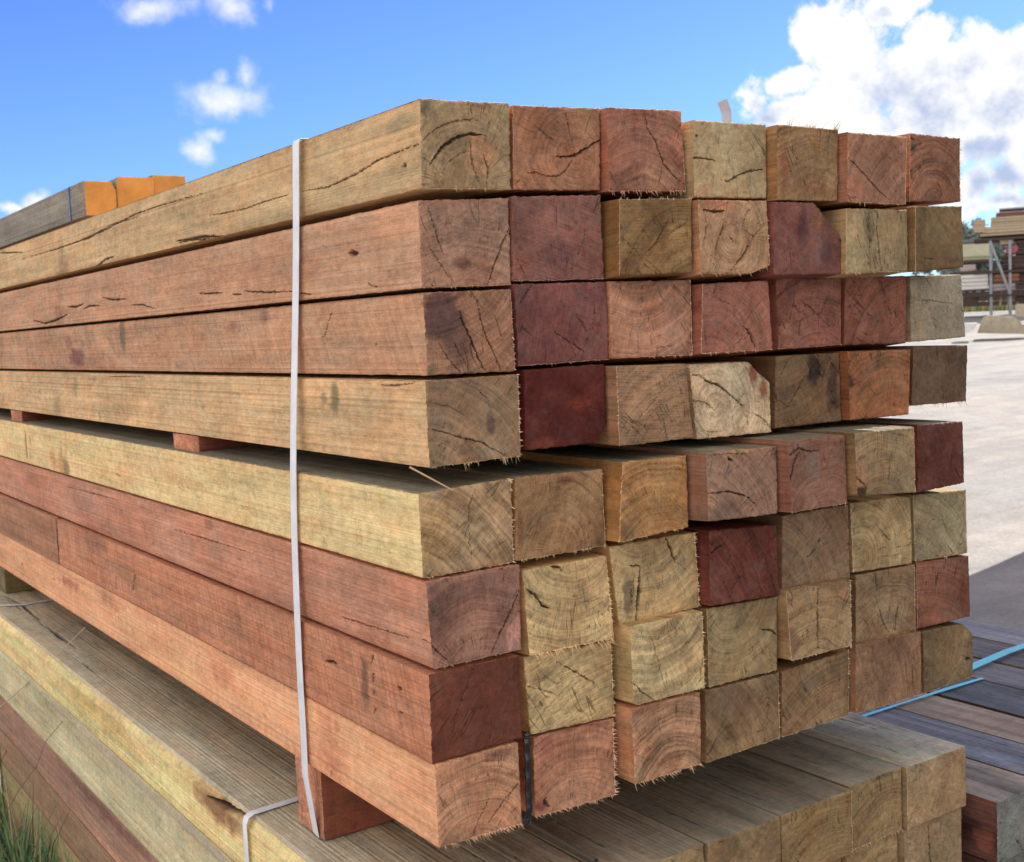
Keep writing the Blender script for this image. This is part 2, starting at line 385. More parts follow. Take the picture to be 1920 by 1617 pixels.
SUBS = np.array([0, .0012, .003, .006, .012, .022, .04, .07, .12, .25])
def beam(name, corners, y0, y1, base, side, N=96, Nt=None, seed=0, cracks=(), stains=(), ring=None, ramp=1., sang=None, saw=.5, sawside=.3, slant=0., chamfer=(), alt=None,
         leftfine=None, leftcracks=(), leftstains=(), top=None, topstains=(), var=1., fr=None, jit=.0008, stz=None, parent=None, sidevar=.35, gapx=0., gapz=0., topcracks=(), topfine=None, slit_drop=0., mend=None):
    """one sawn timber: corners TL,TR,BR,BL as (x,z) on the plane y0"""
    TL, TR, BR, BL = [np.array(c, float) for c in corners]
    _c = (TL+TR+BR+BL)/4; TL, TR, BR, BL = [p+np.sign(_c-p)*np.array([gapx, gapz]) for p in (TL, TR, BR, BL)]
    rnd = random.Random(seed*13+7)
    u = np.linspace(0, 1, N); U, V = np.meshgrid(u, u, indexing='xy')       # V down, U right; array index [v,u]
    P = ((1-U)*(1-V))[..., None]*TL+(U*(1-V))[..., None]*TR+(U*V)[..., None]*BR+((1-U)*V)[..., None]*BL
    X, Z = P[..., 0], P[..., 1]
    for (p, q) in chamfer:      # everything on the outer side of line p->q is pulled back onto it
        p = np.array(p, float); q = np.array(q, float); d = (q-p)/np.linalg.norm(q-p); nrm = np.array([d[1], -d[0]])
        ctr = (TL+TR+BR+BL)/4
        if (ctr-p)@nrm > 0: nrm = -nrm
        sdist = (X-p[0])*nrm[0]+(Z-p[1])*nrm[1]+(fbm(X*80, Z*80, seed, 3)-.5)*.003
        s2 = np.maximum(sdist, 0); X = X-nrm[0]*s2; Z = Z-nrm[1]*s2
    e = np.minimum(np.minimum(U, 1-U), np.minimum(V, 1-V)); em = np.clip(1-e*18, 0, 1)
    X = X+em*(fbm(X*260+1, Z*260, seed+1, 3)-.5)*jit*3.2; Z = Z+em*(fbm(X*260, Z*260+9, seed+2, 3)-.5)*jit*3.2
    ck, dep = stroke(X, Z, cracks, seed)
    yy = y0+dep+(fbm(X*150, Z*150, seed+8, 3)-.5)*.0010+(fbm(X*28, Z*28, seed+12, 2)-.5)*.0016+np.clip(1-e*45, 0, 1)**2*.0012*(.4+fbm(X*200, Z*200, seed+4, 2))
    rcx, rcz = ring if ring is not None else ((TL+TR)/2+np.array([rnd.uniform(-.08, .08), rnd.uniform(-.16, .10)]))
    C = end_colours(X, Z, base, seed, stains, alt, var)
    mb = MB()
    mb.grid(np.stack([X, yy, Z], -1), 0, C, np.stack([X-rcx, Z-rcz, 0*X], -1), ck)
    side = np.array(side, float)
    ys = np.concatenate([SUBS, np.arange(.4, y1-y0, .35), [y1-y0]])
    ys = ys[ys <= y1-y0]
    def strip(ex, ez, ey, colr, mi, off, nseed, flip, st=(), cr=(), fine=None, useX=False):
        yl = ys if fine is None else fine
        S = np.cumsum(np.concatenate([[0], np.hypot(np.diff(ex), np.diff(ez))]))
        Yg, Sg = np.meshgrid(yl, S, indexing='ij')
        Xg = np.broadcast_to(ex, Yg.shape).copy(); Zg = np.broadcast_to(ez, Yg.shape).copy()
        Yw = y0+Yg; Yw[0] = ey
        if slit_drop: Zg = Zg-slit_drop*np.clip(Yg/.07, 0, 1)*np.clip((TL[1]-Zg)/(TL[1]-BL[1]), 0, 1)  # underside dropped behind the end face to block light through the row slits
        n = fbm(Yg*6, Sg*30, nseed, 4); n2 = fbm(Yg*22, Sg*60, nseed+4, 4)
        Cc = np.broadcast_to(np.array(colr, float), Yg.shape+(3,)).copy()*(1+(n-.5)*sidevar*2)[..., None]
        h = np.clip((fbm(Yg*14, Sg*38, nseed+9, 3)-.5)*6, -1, 1)[..., None]; Cc *= 1+h*np.array([.04, -.02, -.05])
        m = np.clip((n2-.55)*3, 0, 1)[..., None]*.4; Cc = Cc*(1-m)+Cc*np.array([.75, .62, .55])*m
        for (p, ry, rz, c, s_, hard) in st:
            q = np.hypot((Yw-p[0])/ry, (Zg-p[1])/rz)+(fbm(Yw*50, Zg*50, seed+9, 3)-.5)*.9
            m = np.clip((1-q)*hard, 0, 1)[..., None]*s_; Cc = Cc*(1-m)+np.array(c)*m
        Cc = Cc*np.array([1.01, 1.02, .92]); k2 = None; dx = 0
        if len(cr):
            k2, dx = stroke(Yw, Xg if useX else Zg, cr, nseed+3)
            if useX: Zg = Zg-dx; dx = 0
        if fine is not None and not useX:
            ed = np.clip(1-np.minimum(Sg, S[-1]-Sg)/.004, 0, 1)
            Zg = Zg+ed*(fbm(Yw*90, Zg*60, nseed, 3)-.5)*.0022*np.clip(Yg/.01, 0, 1)
            Xg = Xg+dx+(fbm(Yw*120, Zg*150, nseed+6, 3)-.5)*.0010*np.clip(Yg/.01, 0, 1)+ed**2*.0010
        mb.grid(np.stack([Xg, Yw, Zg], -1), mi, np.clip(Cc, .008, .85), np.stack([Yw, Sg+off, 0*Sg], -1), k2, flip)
    stp = max(1, (N-1)//12) if N > 30 else 1
    # left, right, bottom, top
    if leftfine is not None:
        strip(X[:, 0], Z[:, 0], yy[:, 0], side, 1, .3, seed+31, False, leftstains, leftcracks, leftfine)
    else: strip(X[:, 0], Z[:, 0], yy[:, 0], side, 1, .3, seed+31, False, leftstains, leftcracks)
    strip(X[:, -1], Z[:, -1], yy[:, -1], side, 1, .6, seed+32, True)
    strip(X[-1, :], Z[-1, :], yy[-1, :], side*.95, 1, .9, seed+33, False)
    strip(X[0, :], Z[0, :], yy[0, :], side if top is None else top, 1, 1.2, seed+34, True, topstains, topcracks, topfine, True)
    b = np.array([TL, TR, BR, BL]); mb.add(np.stack([b[:, 0], np.full(4, y1), b[:, 1]], -1), [[0, 1, 2, 3]], 0, base)
    o = mb.build(name, [mend or M_END, M_SIDE], parent)
    o['seed'] = float(rnd.uniform(0, 20)); o['ramp'] = float(ramp); o['sang'] = float(rnd.uniform(0, 3.1) if sang is None else sang)
    o['saw'] = float(saw); o['sawside'] = float(sawside); o['slant'] = float(slant)
    if fr:      # torn fibres left by the saw along the lower (b), right (r), upper (t), left (l) edge
        c = np.array(base)*.7+lin((204, 180, 144))*.95; yf = y0+.0006
        edg = {'b': (X[-1], Z[-1], (0, 0, -1)), 'r': (X[:, -1], Z[:, -1], (1, 0, -.25)), 't': (X[0], Z[0], (0, 0, 1)), 'l': (X[:, 0], Z[:, 0], (-1, 0, -.3))}
        for k, (n, lm) in fr.items():
            fm = MB(); ex, ez, dn_ = edg[k]; lean = rnd.uniform(.1, .9)
            for a in range(0, len(ex)-1, 8):
                bb = min(a+8, len(ex)-1)
                p0 = (ex[a], yf, ez[a]); p1 = (ex[bb], yf, ez[bb])
                if math.hypot(p1[0]-p0[0], p1[2]-p0[2]) < .001: continue
                splinters(fm, p0, p1, max(1, int(n*8/len(ex)*1.9)), dn_, (0, -.8, 0), rnd, c, .0015, lm*1.45, lean=lean if k in 'bt' else .1)
            if fm.v:
                for a in range(0, len(ex)-1, 4):
                    bb = min(a+4, len(ex)-1)
                    if math.hypot(ex[a]-ex[bb], ez[a]-ez[bb]) > .0005: fm.bar((ex[a], yf, ez[a]), (ex[bb], yf, ez[bb]), .00022+.0002*rnd.random(), 3, 0, c*.8)
                fm.build('splinter_fringe', [M_FIB], o)
    return o

# ------------------------------------------------------------------ the strapped pack: data measured from the photograph
ZM = {1: (760, 170, 3.4909), 2: (1270, 170, 3.4286), 3: (760, 600, 3.4909), 4: (1270, 600, 3.3684), 5: (760, 1040, 2.8018), 6: (1270, 1040, 2.8031),
      7: (0, 1040, 2.5263), 8: (0, 180, 2.4), 9: (0, 740, 3.234), 0: (0, 0, 1.)}
def zp(z, x, y): a, b, s = ZM[z]; return a+x/s, b+y/s
T = 0
# (row, col): quad px TL TR BR BL, px of the visible left side's edge (or None), sRGB as seen, description
Q = {
 (1,1): ((786,184),(957,194),(960,356),(790,354),None,(142,120,90),'olive brown beam with arched crack'),
 (1,2): ((961,197),(1127,203),(1127,358),(962,357),None,(138,94,70),'brown beam with branching star crack'),
 (1,3): ((1137,201),(1278,207),(1287,359),(1141,359),1127,(144,94,78),'pink brown beam with pale rings'),
 (1,4): ((1299,224),(1438,233),(1439,373),(1302,371),1286,(152,134,102),'pale tan beam with two side cracks'),
 (1,5): ((1457,233),(1573,243),(1572,378),(1457,376),1438,(128,98,66),'olive brown beam with hairy top edge'),
 (1,6): ((1589,247),(1702,256),(1699,384),(1589,379),1574,(140,100,82),'dusty pink beam with diagonal crack'),
 (1,7): ((1706,249),(1801,259),(1802,380),(1705,379),None,(130,90,72),'ringed pink brown beam with corner knot'),
 (2,1): ((783,375),(955,371),(961,535),(790,541),None,(134,99,84),'mauve brown beam with V shaped cracks'),
 (2,2): ((959,368),(1128,365),(1135,524),(962,528),None,(116,75,70),'plain purple brown beam'),
 (2,3): ((1161,373),(1298,372),(1300,512),(1161,518),1137,(116,88,52),'golden olive beam standing proud'),
 (2,4): ((1308,374),(1438,376),(1446,513),(1314,514),1300,(150,114,86),'pale beam with split rough face'),
 (2,5): ((1451,378),(1579,381),(1583,514),(1451,517),1443,(106,64,60),'purple beam with missing upper corner'),
 (2,6): ((1586,390),(1703,393),(1704,510),(1586,513),1575,(142,124,92),'cream beam with upright dark stain'),
 (2,7): ((1716,386),(1805,386),(1808,502),(1716,510),1705,(106,86,56),'dark olive beam'),
 (3,1): ((792,548),(959,542),(968,697),(801,705),None,(132,94,74),'brown beam with dark purple left half'),
 (3,2): ((963,532),(1138,528),(1144,675),(972,687),None,(104,60,60),'plum red beam with fine cracks'),
 (3,3): ((1142,527),(1296,525),(1300,666),(1145,673),None,(150,106,86),'light pink brown beam'),
 (3,4): ((1317,532),(1442,526),(1451,656),(1314,664),1300,(138,88,77),'rosy beam with hooked crack'),
 (3,5): ((1454,521),(1579,520),(1579,647),(1460,656),None,(126,78,68),'red brown beam with upright streaks'),
 (3,6): ((1585,518),(1702,517),(1700,644),(1582,648),None,(122,73,60),'smooth red brown beam'),
 (3,7): ((1707,517),(1804,514),(1812,633),(1708,642),None,(134,126,112),'weathered grey beam'),
 (4,1): ((796,714),(973,702),(978,856),(804,878),None,(130,104,80),'brown beam with long curved low crack'),
 (4,2): ((982,694),(1135,682),(1141,829),(985,846),None,(78,27,24),'dark red beam with cut lower corner'),
 (4,3): ((1155,687),(1287,682),(1303,822),(1161,838),1139,(134,102,77),'brown beam with torn diagonal grain'),
 (4,4): ((1292,683),(1443,676),(1448,811),(1306,824),None,(166,148,124),'greyish white beam with long crack'),
 (4,5): ((1454,668),(1576,661),(1579,790),(1453,805),None,(98,74,52),'dark brown beam with black stain'),
 (4,6): ((1589,659),(1709,655),(1706,778),(1594,789),1577,(126,80,50),'orange brown beam with dark blotch'),
 (4,7): ((1712,650),(1816,647),(1813,753),(1709,762),None,(88,68,54),'dark brown beam with hanging hairs'),
 (5,1): ((784,925),(959,896),(965,1055),(792,1086),None,(146,120,90),'tan beam with half darker heart'),
 (5,2): ((965,895),(1130,879),(1137,1024),(966,1054),None,(130,98,66),'brown beam with dark arch ring'),
 (5,3): ((1167,866),(1289,853),(1293,988),(1161,1018),1139,(142,104,60),'golden brown beam with round rings'),
 (5,4): ((1323,848),(1457,836),(1460,964),(1328,980),1293,(124,94,80),'grey mauve beam with curved crack'),
 (5,5): ((1478,826),(1586,815),(1591,944),(1484,962),1460,(118,82,70),'reddish beam with jagged crack'),
 (5,6): ((1602,812),(1715,800),(1718,924),(1608,932),1590,(122,102,74),'olive tan beam with broken lower corner'),
 (5,7): ((1720,796),(1807,790),(1810,906),(1721,925),None,(84,42,38),'dark maroon beam'),
 (6,1): ((797,1092),(976,1058),(979,1218),(812,1256),None,(124,88,79),'mauve beam with pale corner wedge'),
 (6,2): ((979,1070),(1138,1042),(1153,1197),(992,1231),None,(176,150,106),'pale yellow beam with shaggy lower edge'),
 (6,3): ((1142,1025),(1304,997),(1313,1138),(1160,1174),None,(164,140,98),'cream beam with hooked black crack'),
 (6,4): ((1329,995),(1457,983),(1463,1117),(1331,1138),1310,(94,48,42),'deep red beam'),
 (6,5): ((1467,967),(1592,946),(1596,1085),(1466,1106),None,(120,96,75),'dull brown beam'),
 (6,6): ((1594,943),(1709,930),(1712,1057),(1600,1075),None,(142,122,86),'cream tan beam with clear rings'),
 (6,7): ((1712,928),(1812,918),(1815,1038),(1716,1054),None,(132,122,96),'greyish cream beam with fine crack'),
 (7,1): ((803,1265),(974,1229),(981,1384),(810,1434),None,(90,48,38),'smooth chocolate red beam'),
 (7,2): ((981,1232),(1147,1201),(1153,1343),(994,1379),None,(160,137,96),'pale yellow beam with slanting crack'),
 (7,3): ((1181,1174),(1318,1147),(1323,1290),(1187,1325),1158,(160,142,104),'cream beam with curved rings and fissures'),
 (7,4): ((1325,1142),(1459,1118),(1459,1256),(1329,1290),None,(126,108,76),'olive beam with notched right edge'),
 (7,5): ((1473,1108),(1596,1086),(1598,1211),(1484,1240),1461,(132,110,80),'tan beam with central upright crack'),
 (7,6): ((1604,1079),(1716,1058),(1718,1181),(1605,1208),None,(126,104,78),'tan beam with two short cracks'),
 (7,7): ((1718,1056),(1818,1042),(1821,1156),(1720,1181),None,(116,73,58),'red brown beam at the outer edge'),
 (8,1): ((814,1436),(974,1393),(981,1545),(822,1591),None,(156,112,86),'salmon beam with broad rings'),
 (8,2): ((999,1383),(1151,1347),(1156,1491),(1003,1534),None,(150,104,82),'salmon beam with black knot'),
 (8,3): ((1183,1330),(1315,1297),(1317,1433),(1190,1472),1160,(150,112,86),'salmon beam with strong arched rings'),
 (8,4): ((1322,1295),(1461,1261),(1464,1384),(1324,1432),None,(120,96,70),'mottled olive brown beam'),
 (8,5): ((1466,1259),(1593,1218),(1593,1341),(1466,1384),None,(114,90,64),'olive brown beam with mossy face'),
 (8,6): ((1604,1209),(1728,1184),(1730,1302),(1605,1340),1594,(114,87,67),'reddish brown mottled beam'),
 (8,7): ((1730,1184),(1824,1166),(1826,1268),(1732,1302),None,(106,88,62),'olive beam with rounded corner'),
}
CR = {  # cracks: (zoom, width px, points)
 (1,1): [(1,2.2,[(90,350),(150,290),(240,230),(330,200),(430,188),(500,197)]),(1,1.6,[(418,80),(432,130),(435,185)]),(1,5.5,[(160,490),(190,440),(240,375),(330,310),(420,285),(520,292)]),(1,2.2,[(425,330),(430,400),(440,480),(460,540),(490,605)]),(1,2.8,[(510,410),(520,450),(545,510),(540,560),(535,610)]),(1,1.2,[(220,580),(270,490),(330,430),(410,390)])],
 (1,2): [(1,1.6,[(1045,130),(1070,230),(1100,380)]),(1,4.5,[(980,435),(1060,435),(1110,425),(1190,375),(1280,320)]),(1,2.6,[(790,540),(850,535),(920,560),(1010,560),(1060,510),(1100,440)]),(1,1.3,[(865,235),(930,300),(1010,350)])],
 (1,3): [(1,2.8,[(1570,150),(1580,240),(1640,330),(1690,480),(1770,570),(1840,620)])],
 (1,4): [(2,3,[(70,432),(140,432),(200,440),(250,455)]),(2,3,[(275,575),(330,585),(400,540),(480,515),(575,505)]),(2,3,[(115,290),(135,292)])],
 (1,5): [(2,1.2,[(700,400),(740,560)])],
 (1,6): [(2,2.2,[(1095,425),(1160,490),(1240,580),(1310,660),(1370,705)])],
 (1,7): [(2,1.6,[(1665,580),(1700,640),(1700,710)]),(2,3,[(1500,310),(1525,315)])],
 (2,1): [(1,2.2,[(140,730),(180,860),(215,980),(250,1080)]),(1,2,[(165,1040),(240,1150),(325,1270)]),(1,3,[(690,880),(640,990),(600,1100),(570,1190),(535,1275)]),(1,1,[(430,760),(480,900)])],
 (2,2): [(1,1.1,[(1180,900),(1170,980),(1130,1080)]),(1,1.1,[(1100,1120),(1090,1230)]),(1,1,[(730,1100),(800,1230)])],
 (2,3): [(1,1.5,[(1560,1080),(1640,1000),(1720,850)]),(1,1.1,[(1700,960),(1860,850)]),(1,1.6,[(1800,1100),(1810,1140)]),(1,1.2,[(1410,960),(1540,1080)])],
 (2,4): [(2,5,[(170,770),(250,780),(300,775)]),(2,2,[(185,800),(180,960)]),(2,2.2,[(300,790),(290,900),(260,960),(230,1120)]),(2,3,[(330,930),(360,970)]),(2,2.6,[(490,940),(430,1050),(340,1160)]),(2,1.6,[(420,890),(490,940),(560,860)]),(2,1.5,[(420,880),(440,800),(470,760)])],
 (2,5): [(2,1,[(700,900),(760,1100)])],
 (2,6): [(2,2.6,[(1290,770),(1285,900),(1310,1120),(1320,1170)]),(2,1.5,[(1235,770),(1240,1160)]),(2,4,[(1268,1138),(1276,1142)])],
 (2,7): [(2,1.6,[(1590,1080),(1660,1080)])],
 (3,1): [(3,3.2,[(350,-95),(360,-30),(375,10),(430,130),(480,260),(530,345)]),(3,2.6,[(470,-130),(480,-60),(495,10),(540,130),(590,240),(630,335)]),(3,1.3,[(565,-80),(595,0),(640,130)]),(3,2,[(220,150),(280,250),(370,355)]),(3,1.1,[(300,120),(420,330)])],
 (3,2): [(1,2,[(830,1270),(790,1330),(750,1395)]),(1,1.6,[(1110,1450),(1190,1570)]),(1,1.6,[(1240,1400),(1230,1560)]),(3,2.2,[(970,80),(1070,140),(1180,215)]),(3,1.1,[(1150,20),(1190,90),(1185,200)]),(3,1,[(760,40),(850,120)])],
 (3,3): [(1,1.3,[(1550,1250),(1535,1560)]),(3,1.2,[(1520,80),(1525,250)]),(3,1.6,[(1650,230),(1650,180),(1740,170),(1745,200)])],
 (3,4): [(4,3.5,[(420,40),(460,90),(490,170)]),(4,1.6,[(430,90),(350,190)]),(2,1,[(170,1300),(400,1400)])],
 (3,5): [(2,1.8,[(770,1210),(740,1400),(720,1500)]),(2,1.2,[(900,1220),(850,1360)]),(2,1.8,[(770,1330),(860,1400),(990,1530)]),(2,1.3,[(990,1270),(900,1480)]),(2,3,[(790,1480),(780,1580)])],
 (3,6): [(2,1.1,[(1420,1250),(1400,1500)])],
 (3,7): [(2,1.6,[(1530,1350),(1630,1350),(1760,1370)]),(2,1.1,[(1610,1190),(1600,1330)]),(2,1.1,[(1740,1290),(1740,1500)])],
 (4,1): [(3,3,[(140,710),(250,735),(400,780),(500,800),(580,850),(650,885)]),(3,1.5,[(265,670),(250,730)]),(3,1.3,[(150,540),(300,570),(380,620)]),(3,2.2,[(480,460),(540,520)])],
 (4,3): [(3,1.8,[(1690,640),(1710,760),(1725,795)]),(3,1.4,[(1440,760),(1560,610),(1700,440)])],
 (4,4): [(4,3.6,[(75,350),(140,350),(200,395),(260,410),(330,470),(430,560)]),(4,2,[(95,510),(180,525),(240,575)]),(4,1.3,[(240,580),(290,480)]),(4,1.2,[(320,620),(440,430)]),(4,2.4,[(470,590),(540,620),(600,690)]),(4,1.5,[(130,700),(230,710),(310,700)]),(4,2,[(440,570),(445,680)]),(4,1.2,[(340,560),(360,680)])],
 (4,5): [(4,1.7,[(810,350),(720,520),(690,560)]),(4,1.2,[(620,490),(700,550)]),(4,1.2,[(700,250),(640,380)]),(4,2.2,[(880,330),(920,360),(940,300)])],
 (4,6): [(4,1,[(1200,420),(1300,520)])],
 (5,1): [(3,1.7,[(460,1110),(420,1210),(415,1320),(420,1450),(440,1590)])],
 (5,2): [(3,1.3,[(850,1330),(780,1440)])],
 (5,4): [(4,3,[(185,1095),(330,1085),(430,1110),(510,1180)]),(4,5,[(320,870),(350,890)]),(4,1.6,[(190,860),(320,845),(500,845)])],
 (5,5): [(4,3,[(705,860),(770,810),(820,830),(890,828)]),(4,3,[(780,820),(740,890),(720,1000),(700,1100),(705,1200)]),(4,1.2,[(800,960),(800,1010)])],
 (5,6): [(4,2.4,[(1130,990),(1180,1040),(1200,1080)])],
 (5,7): [(4,1.2,[(1740,830),(1720,1000)])],
 (6,1): [(5,3.2,[(600,190),(560,290),(500,410),(450,530)]),(5,2.6,[(130,480),(150,490),(240,575)])],
 (6,2): [(5,6,[(640,180),(690,220),(720,270),(760,283)]),(5,5,[(765,62),(815,70),(820,92)]),(5,1.5,[(900,250),(980,245),(1050,220)])],
 (6,3): [(5,6,[(1235,60),(1230,170),(1210,355)]),(5,4,[(1180,60),(1235,60)]),(5,3,[(1190,180),(1190,270)]),(3,6,[(1705,1430),(1740,1500),(1765,1590)])],
 (6,4): [(4,2.5,[(200,1490),(240,1450),(295,1415)])],
 (6,5): [(6,1.2,[(700,0),(705,120)])],
 (6,6): [(4,2,[(1280,1320),(1350,1400)]),(4,2,[(1130,1170),(1110,1220)])],
 (6,7): [(4,1.6,[(1670,1230),(1710,1370)]),(4,2.2,[(1710,1430),(1750,1480)])],
 (7,1): [(5,1.5,[(375,565),(310,720),(265,850),(250,930)])],
 (7,2): [(5,2.6,[(790,560),(900,620),(1010,685)]),(5,2,[(640,695),(720,710),(800,740)]),(5,1.5,[(720,630),(800,680),(830,640),(820,700)])],
 (7,3): [(5,3,[(1190,665),(1240,720),(1310,770)]),(5,1.7,[(1290,410),(1320,530),(1365,690)]),(5,1.3,[(1375,345),(1395,480)]),(5,2,[(1569,500),(1545,700)])],
 (7,4): [(6,4,[(440,395),(500,400),(530,430)])],
 (7,5): [(6,3,[(740,155),(738,330),(742,510)]),(6,1.4,[(660,420),(660,520)])],
 (7,6): [(6,2.5,[(1060,280),(1080,350),(1110,410)]),(6,2.5,[(1165,250),(1150,340),(1145,400)]),(6,1.2,[(1040,200),(1060,290)])],
 (7,7): [(6,1.2,[(1480,220),(1450,330)])],
 (8,1): [(5,2.5,[(600,1200),(520,1290),(430,1420)]),(5,2,[(440,1290),(390,1390),(350,1490)])],
 (8,2): [(5,7,[(740,1275),(735,1300),(757,1325)])],
 (8,5): [(6,1.6,[(740,700),(740,850)])],
 (8,6): [(6,1.5,[(1240,520),(1235,700)])],
 (8,7): [(6,5,[(1515,552),(1540,545)])],
}
ST = {  # stains: (zoom, x, y, rx, ry (zoom px), sRGB, strength, hardness)
 (1,1): [(1,130,110,60,70,(92,84,72),.7,2),(1,480,430,130,150,(170,118,84),.6,3)],
 (1,2): [(1,900,520,180,120,(150,92,62),.5,1.5),(1,1180,230,110,120,(140,104,72),.5,1.5)],
 (1,3): [(1,1650,560,240,120,(168,120,92),.7,1.5)],
 (1,4): [(2,170,650,90,60,(160,120,88),.6,2)],
 (1,5): [(2,690,500,50,240,(120,62,44),.7,1.5),(2,900,620,160,100,(128,84,60),.6,1.5)],
 (1,6): [(2,1150,640,90,100,(150,92,72),.7,2)],
 (1,7): [(2,1515,368,30,30,(70,62,58),.9,4)],
 (2,1): [(1,385,1130,70,60,(92,56,50),.7,2),(1,640,850,70,110,(100,80,76),.6,1.5),(1,250,1220,250,60,(166,118,88),.4,1.5)],
 (2,2): [(1,1000,1080,180,150,(96,60,66),.7,1.5),(1,760,1150,90,120,(140,78,66),.6,1.5)],
 (2,3): [(1,1480,1120,120,90,(98,58,36),.7,1.5),(1,1800,1000,120,160,(150,116,70),.5,1.5)],
 (2,4): [(2,250,740,180,40,(150,88,66),.7,1.5),(2,350,820,60,30,(120,84,80),.6,2),(2,540,900,60,220,(128,104,76),.7,1.5)],
 (2,5): [(2,800,860,60,160,(66,38,50),.8,1.5),(2,960,1040,90,120,(70,42,52),.7,1.5),(2,900,820,60,90,(128,82,58),.8,2)],
 (2,6): [(2,1240,900,50,160,(96,84,64),.75,1.5),(2,1270,1080,25,80,(112,88,62),.7,2)],
 (2,7): [(2,1570,950,50,250,(84,66,46),.6,1.5),(2,1740,1120,120,50,(112,78,56),.5,1.5)],
 (3,1): [(1,240,1480,130,190,(72,52,58),.85,2.5),(3,330,100,110,220,(84,60,58),.75,2.2),(3,180,320,40,60,(84,76,64),.6,2)],
 (3,2): [(3,940,170,90,80,(84,46,56),.7,1.5),(3,1100,80,70,90,(84,46,56),.6,1.5),(1,800,1500,110,80,(110,60,56),.5,1.5)],
 (3,4): [(4,520,60,80,150,(120,82,62),.6,1.5)],
 (3,5): [(2,720,1300,50,120,(92,54,58),.6,1.5),(2,700,1540,60,60,(150,110,86),.5,1.5)],
 (3,6): [(2,1200,1550,120,80,(134,88,66),.5,1.5)],
 (3,7): [(2,1560,1500,60,180,(140,124,100),.7,1.5)],
 (4,1): [(3,220,640,90,130,(112,98,84),.7,1.5),(3,560,680,35,130,(84,62,66),.7,2),(3,400,840,60,60,(96,76,62),.6,2),(3,200,430,110,50,(98,84,74),.6,1.5)],
 (4,2): [(3,950,400,260,70,(70,18,22),.7,1.5),(3,1150,550,110,60,(112,40,30),.7,1.5),(3,900,820,130,60,(112,48,38),.6,1.5)],
 (4,3): [(3,1780,620,60,160,(160,124,92),.5,1.5)],
 (4,4): [(4,480,330,55,90,(124,66,44),.9,2.5),(4,545,430,45,80,(130,76,50),.9,2.5),(4,560,300,70,110,(70,52,42),.85,3)],
 (4,5): [(4,860,330,60,120,(46,34,34),.9,2.5),(4,980,450,60,200,(58,40,38),.85,2),(4,820,500,110,110,(110,86,58),.6,1.5)],
 (4,6): [(4,1290,260,100,70,(96,70,50),.8,2),(4,1085,390,45,60,(54,28,28),.9,2.5),(4,1250,580,180,50,(132,78,44),.5,1.5)],
 (4,7): [(4,1700,220,130,50,(84,50,40),.5,1.5)],
 (5,1): [(3,200,1400,180,260,(150,120,78),.7,3)],
 (5,2): [(3,1050,1050,70,40,(104,58,44),.8,2),(3,750,1350,30,160,(96,64,42),.7,2),(3,1100,1250,60,120,(152,120,86),.4,1.5)],
 (5,3): [(3,1420,1370,50,60,(120,76,42),.7,2),(3,1440,1150,30,250,(160,116,72),.5,2)],
 (5,4): [(4,290,1180,120,70,(96,76,74),.7,1.5),(4,220,1100,40,120,(150,110,84),.6,1.5),(4,400,830,130,20,(160,124,82),.9,2)],
 (5,5): [(4,870,920,60,120,(104,88,84),.7,1.5),(4,690,1050,60,120,(110,60,58),.6,1.5)],
 (5,6): [(4,1160,960,50,140,(140,96,76),.7,1.5),(4,1160,1090,50,30,(50,30,28),.9,3)],
 (6,1): [(5,580,420,60,120,(164,116,110),.9,5),(5,350,420,160,110,(146,110,92),.5,1.5),(5,250,230,100,120,(104,68,62),.5,1.5)],
 (6,2): [(5,740,110,80,50,(150,122,86),.6,1.5)],
 (6,3): [(5,1170,220,45,130,(98,82,66),.85,3)],
 (6,4): [(4,240,1360,70,40,(124,70,58),.6,1.5),(4,580,1400,60,160,(88,30,36),.6,1.5)],
 (6,5): [(4,900,1300,60,150,(118,90,82),.6,1.5)],
 (6,6): [(4,1250,1170,100,30,(110,88,60),.6,1.5)],
 (7,1): [(5,450,760,160,180,(88,40,32),.5,1.2)],
 (7,2): [(5,720,640,90,50,(112,92,70),.7,1.5),(5,680,780,60,60,(120,98,70),.5,1.5),(5,850,860,200,60,(176,152,108),.4,1.5)],
 (7,3): [(5,1160,400,40,40,(186,172,148),.6,2),(5,1160,640,50,60,(150,104,70),.8,1.5),(5,1460,450,110,30,(118,104,82),.6,1.5)],
 (7,4): [(6,200,300,40,40,(150,136,104),.5,1.5)],
 (7,5): [(6,880,220,50,50,(160,108,88),.8,1.5),(6,600,450,60,110,(90,62,48),.6,1.5)],
 (7,7): [(6,1500,180,60,140,(96,52,44),.6,1.5)],
 (8,1): [(5,500,1050,120,40,(110,68,60),.7,1.5)],
 (8,2): [(5,740,1020,90,80,(126,66,56),.7,1.5),(5,715,1320,50,40,(110,52,48),.9,2),(5,1000,900,110,40,(110,62,60),.6,1.5)],
 (8,3): [(5,1230,820,160,30,(128,80,68),.7,1.5),(5,1210,1130,60,60,(170,140,110),.6,1.5)],
 (8,4): [(6,330,750,120,90,(104,80,66),.6,1.5),(6,330,1010,150,60,(134,112,74),.6,1.5)],
 (8,5): [(6,830,600,60,120,(98,76,56),.6,1.5)],
 (8,6): [(6,1180,480,90,110,(98,66,54),.6,1.2),(6,1010,820,80,30,(124,108,66),.7,1.5),(6,1250,600,50,150,(98,66,54),.6,1.5)],
 (8,7): [(6,1320,420,60,40,(76,64,50),.6,1.5),(6,1530,420,30,40,(134,116,84),.5,1.5)],
}
